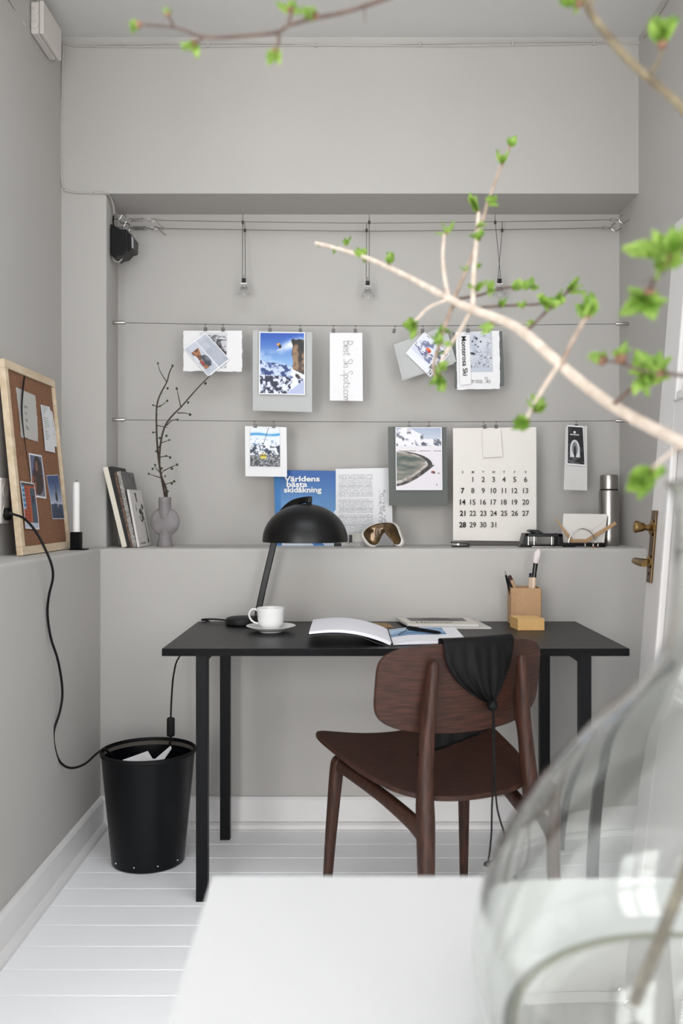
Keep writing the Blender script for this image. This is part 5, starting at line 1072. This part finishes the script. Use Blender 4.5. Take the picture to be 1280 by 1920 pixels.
sets = [{'p': mainp},
 tw_((843, 562, 1.30, 8), (835, 530, 1.31, 8), (830, 480, 1.32, 7), (833, 440, 1.33, 6)),
 tw_((850, 562, 1.30, 8), (870, 515, 1.31, 8), (890, 465, 1.32, 7), (905, 410, 1.33, 7), (930, 335, 1.34, 6), (955, 278, 1.35, 5), m=M_bark4),
 tw_((887, 582, 1.26, 9), (887, 530, 1.27, 9), (893, 450, 1.28, 8), (897, 398, 1.29, 6)),
 tw_((860, 560, 1.29, 6), (900, 553, 1.30, 5), (945, 540, 1.31, 5), (1003, 536, 1.32, 4), m=M_bark3),
 tw_((890, 577, 1.26, 5), (950, 573, 1.27, 5), (1010, 570, 1.28, 5), (1045, 560, 1.29, 4), m=M_bark3),
 tw_((984, 624, 1.16, 7), (1010, 598, 1.17, 6), (1040, 568, 1.19, 6), (1078, 535, 1.21, 4), m=M_bark3),
 tw_((838, 562, 1.30, 6), (805, 576, 1.29, 5), (785, 595, 1.28, 5), (770, 610, 1.28, 4)),
 tw_((850, 568, 1.30, 9), (835, 608, 1.29, 8), (822, 650, 1.28, 7), (812, 690, 1.27, 5), (818, 715, 1.27, 4), m=M_bark4),
 tw_((882, 584, 1.26, 7), (862, 620, 1.24, 7), (842, 650, 1.23, 6), (820, 690, 1.22, 5)),
 tw_((1052, 683, 1.09, 10), (1070, 645, 1.08, 9), (1088, 612, 1.07, 8), (1102, 588, 1.07, 6), m=M_bark4),
 tw_((1048, 682, 1.09, 9), (1020, 725, 1.09, 9), (1000, 760, 1.10, 7), (982, 792, 1.10, 5)),
 tw_((1150, 757, 1.0, 8), (1180, 732, .99, 8), (1212, 700, .98, 6), m=M_bark3),
 tw_((1280, 834, .88, 8), (1248, 856, .87, 7), (1210, 892, .86, 6))]
lv = [(834, 428, 1.33, .022, 4, -.2, .9), (957, 268, 1.35, .016, 5, .3, 1), (942, 298, 1.34, .018, 5, .1, .9), (924, 377, 1.33, .018, 5, .8, .2), (894, 385, 1.29, .024, 6, -.1, 1), (898, 422, 1.28, .015, 4, .3, .3), (897, 442, 1.28, .018, 5, -.1, .4), (870, 505, 1.31, .012, 3, -.5, .5), (894, 497, 1.28, .014, 4, .5, .3), (897, 536, 1.27, .020, 4, .4, .8), (920, 549, 1.30, .016, 5, .2, -.2), (968, 538, 1.31, .017, 6, .3, .2), (985, 536, 1.31, .016, 6, .5, .1), (1002, 535, 1.32, .015, 5, 1, .2),
 (940, 570, 1.27, .014, 4, .2, .4), (980, 570, 1.27, .014, 4, 0, .6), (1030, 574, 1.19, .020, 8, .2, -.1), (1022, 562, 1.19, .016, 5, .2, .7), (1050, 560, 1.20, .018, 7, .5, .2), (1072, 535, 1.21, .024, 8, .5, .6), (996, 607, 1.17, .012, 3, .3, -.4), (768, 612, 1.28, .022, 6, -.5, -.1), (832, 620, 1.29, .014, 4, .5, -.1), (826, 622, 1.29, .014, 4, -.4, .2), (822, 640, 1.28, .015, 4, -.6, .2), (824, 668, 1.28, .014, 4, .5, -.2), (818, 692, 1.27, .017, 6, -.2, -.5), (830, 687, 1.22, .018, 4, .7, -.4), (822, 715, 1.22, .026, 6, -.1, -1), (840, 646, 1.23, .012, 3, -.4, 0),
 (1104, 580, 1.07, .026, 7, .1, 1), (1012, 765, 1.10, .022, 7, .2, .1), (980, 795, 1.10, .022, 6, -.6, -.3), (1012, 750, 1.10, .015, 5, .2, .6), (1214, 698, .98, .026, 8, .3, .4), (1222, 690, .98, .030, 6, .2, .9), (1198, 715, .98, .022, 6, -.2, -.5), (1205, 897, .86, .030, 7, -.5, -.4), (912, 606, 1.2, .022, 3, -.8, .1), (598, 460, 1.55, .012, 3, -.8, -.3), (650, 453, 1.5, .014, 4, .2, .8), (629, 466, 1.52, .013, 4, -.3, -.5), (681, 473, 1.47, .017, 5, .1, .9), (684, 486, 1.47, .014, 4, -.3, -.6), (728, 487, 1.42, .017, 5, -.1, .9), (777, 522, 1.37, .006, 2, .1, 1)]
branch('longest pale budding branch reaching left across the niche from the glass vase', sets, lv, M_bark, (), root_pts=[((.36, .60, .765), .0058), ((.32, .64, .95), .0060), (KNECK, .0060)])
# high olive branch on the right
sets = [{'p': [(1440, 560, .74, 16), (1380, 330, .82, 16), (1280, 205, .88, 16), (1220, 150, .90, 15), (1178, 112, .91, 16), (1140, 68, .92, 15), (1108, 25, .93, 14), (1088, -20, .94, 13), (1060, -80, .95, 12)]},
 tw_((1216, 143, .90, 7), (1232, 118, .89, 7), (1243, 88, .88, 5)), tw_((1103, 18, .93, 7), (1112, 0, .93, 6), (1120, -25, .93, 5))]
lv = [(1238, 62, .88, .026, 7, 0, .8), (1242, 52, .88, .02, 5, .2, .6), (1062, 3, .94, .018, 5, -.8, .1), (1078, -2, .93, .014, 4, -.5, .2)]
branch('thick olive budding branch slanting across the top right corner', sets, lv, M_bark2, ((1241, 82, .88, .010, 0, 1), (1083, 6, .93, .010, -1, .1)), root_pts=[((.22, .70, .765), .005), ((.27, .67, .95), .0052), (KNECK+V(.006, .012, 0), .0055)])
# thin twig along the top left, grows out of frame from the high branch
sets = [{'p': [(1500, 520, .72, 12), (1480, 100, .80, 12), (1300, -150, .86, 12), (1060, -140, .90, 11), (880, -70, .92, 10), (780, -25, .93, 9), (705, 4, .94, 8), (640, 24, .95, 8), (590, 34, .95, 7.5), (540, 48, .96, 7), (520, 60, .96, 7), (450, 68, .97, 6.5), (385, 70, .98, 6), (330, 52, .99, 5), (270, 47, 1.0, 5)]},
 tw_((522, 58, .96, 7), (522, 80, .96, 6), (516, 95, .95, 5)), tw_((326, 52, .99, 5), (320, 38, .99, 5), (314, 28, .99, 4)), tw_((540, 46, .96, 6), (547, 22, .96, 6)), tw_((382, 70, .98, 5), (368, 80, .98, 5)), tw_((684, 10, .945, 4), (683, 30, .945, 2), (684, 46, .945, 1))]
branch('thin dark budding twig crossing the top left of the view', sets, [(250, 45, 1.0, .012, 6, -.9, 0), (358, 88, .98, .014, 6, -.5, -.4), (513, 102, .95, .016, 6, -.1, -.9), (580, 28, .95, .017, 7, -.6, -.1), (540, 10, .96, .017, 5, -.2, .7), (312, 20, .99, .008, 4, -.1, .9)], M_bark3,
 ((260, 46, 1.0, .008, -1, 0), (362, 82, .98, .009, -.6, -.6), (515, 97, .95, .009, 0, -1), (590, 30, .95, .009, -1, 0), (544, 16, .96, .009, -.1, 1), (315, 27, .99, .006, -.3, 1)), root_pts=[((.30, .72, .765), .004), ((.30, .69, .95), .004), (KNECK+V(-.014, .006, 0), .0042)])
sets = [{'p': [(1440, 700, .72, 13), (1380, 500, .76, 13), (1320, 440, .78, 12), (1282, 472, .80, 11), (1245, 503, .82, 10), (1225, 528, .83, 8), (1214, 556, .84, 6)]}, tw_((1226, 522, .83, 3), (1208, 528, .83, 2), (1200, 535, .83, 1))]
branch('short arching twig with two big leaf clusters at the right edge', sets, [(1243, 470, .81, .030, 9, -.1, .3), (1208, 472, .82, .024, 7, -.4, -.1), (1262, 462, .80, .028, 7, .2, .4), (1230, 495, .82, .018, 4, -.3, -.5), (1195, 568, .84, .026, 7, -.6, -.3), (1212, 580, .84, .020, 5, .1, -.9)], M_bark3, ((1217, 550, .84, .012, -.3, -.9),), root_pts=[((.25, .62, .765), .004), ((.28, .65, .95), .004), (KNECK+V(.018, -.01, 0), .0042)])
sets = [{'p': [(1420, 800, .74, 9), (1340, 715, .82, 8), (1280, 704, .90, 8), (1240, 700, .93, 7), (1205, 695, .96, 6), (1165, 682, .98, 5), (1122, 674, 1.0, 5)]}, tw_((1175, 685, .98, 5), (1163, 672, .98, 5))]
branch('thin twig with two closed buds at the right, above the long branch', sets, [(1232, 695, .94, .018, 5, 0, .8)], M_bark3, ((1128, 674, 1.0, .013, -1, .2), (1163, 671, .98, .013, 0, 1), (1240, 700, .93, .008, 1, 0)), root_pts=[((.33, .70, .765), .003), ((.305, .68, .95), .003), (KNECK+V(-.004, -.016, 0), .0032)])
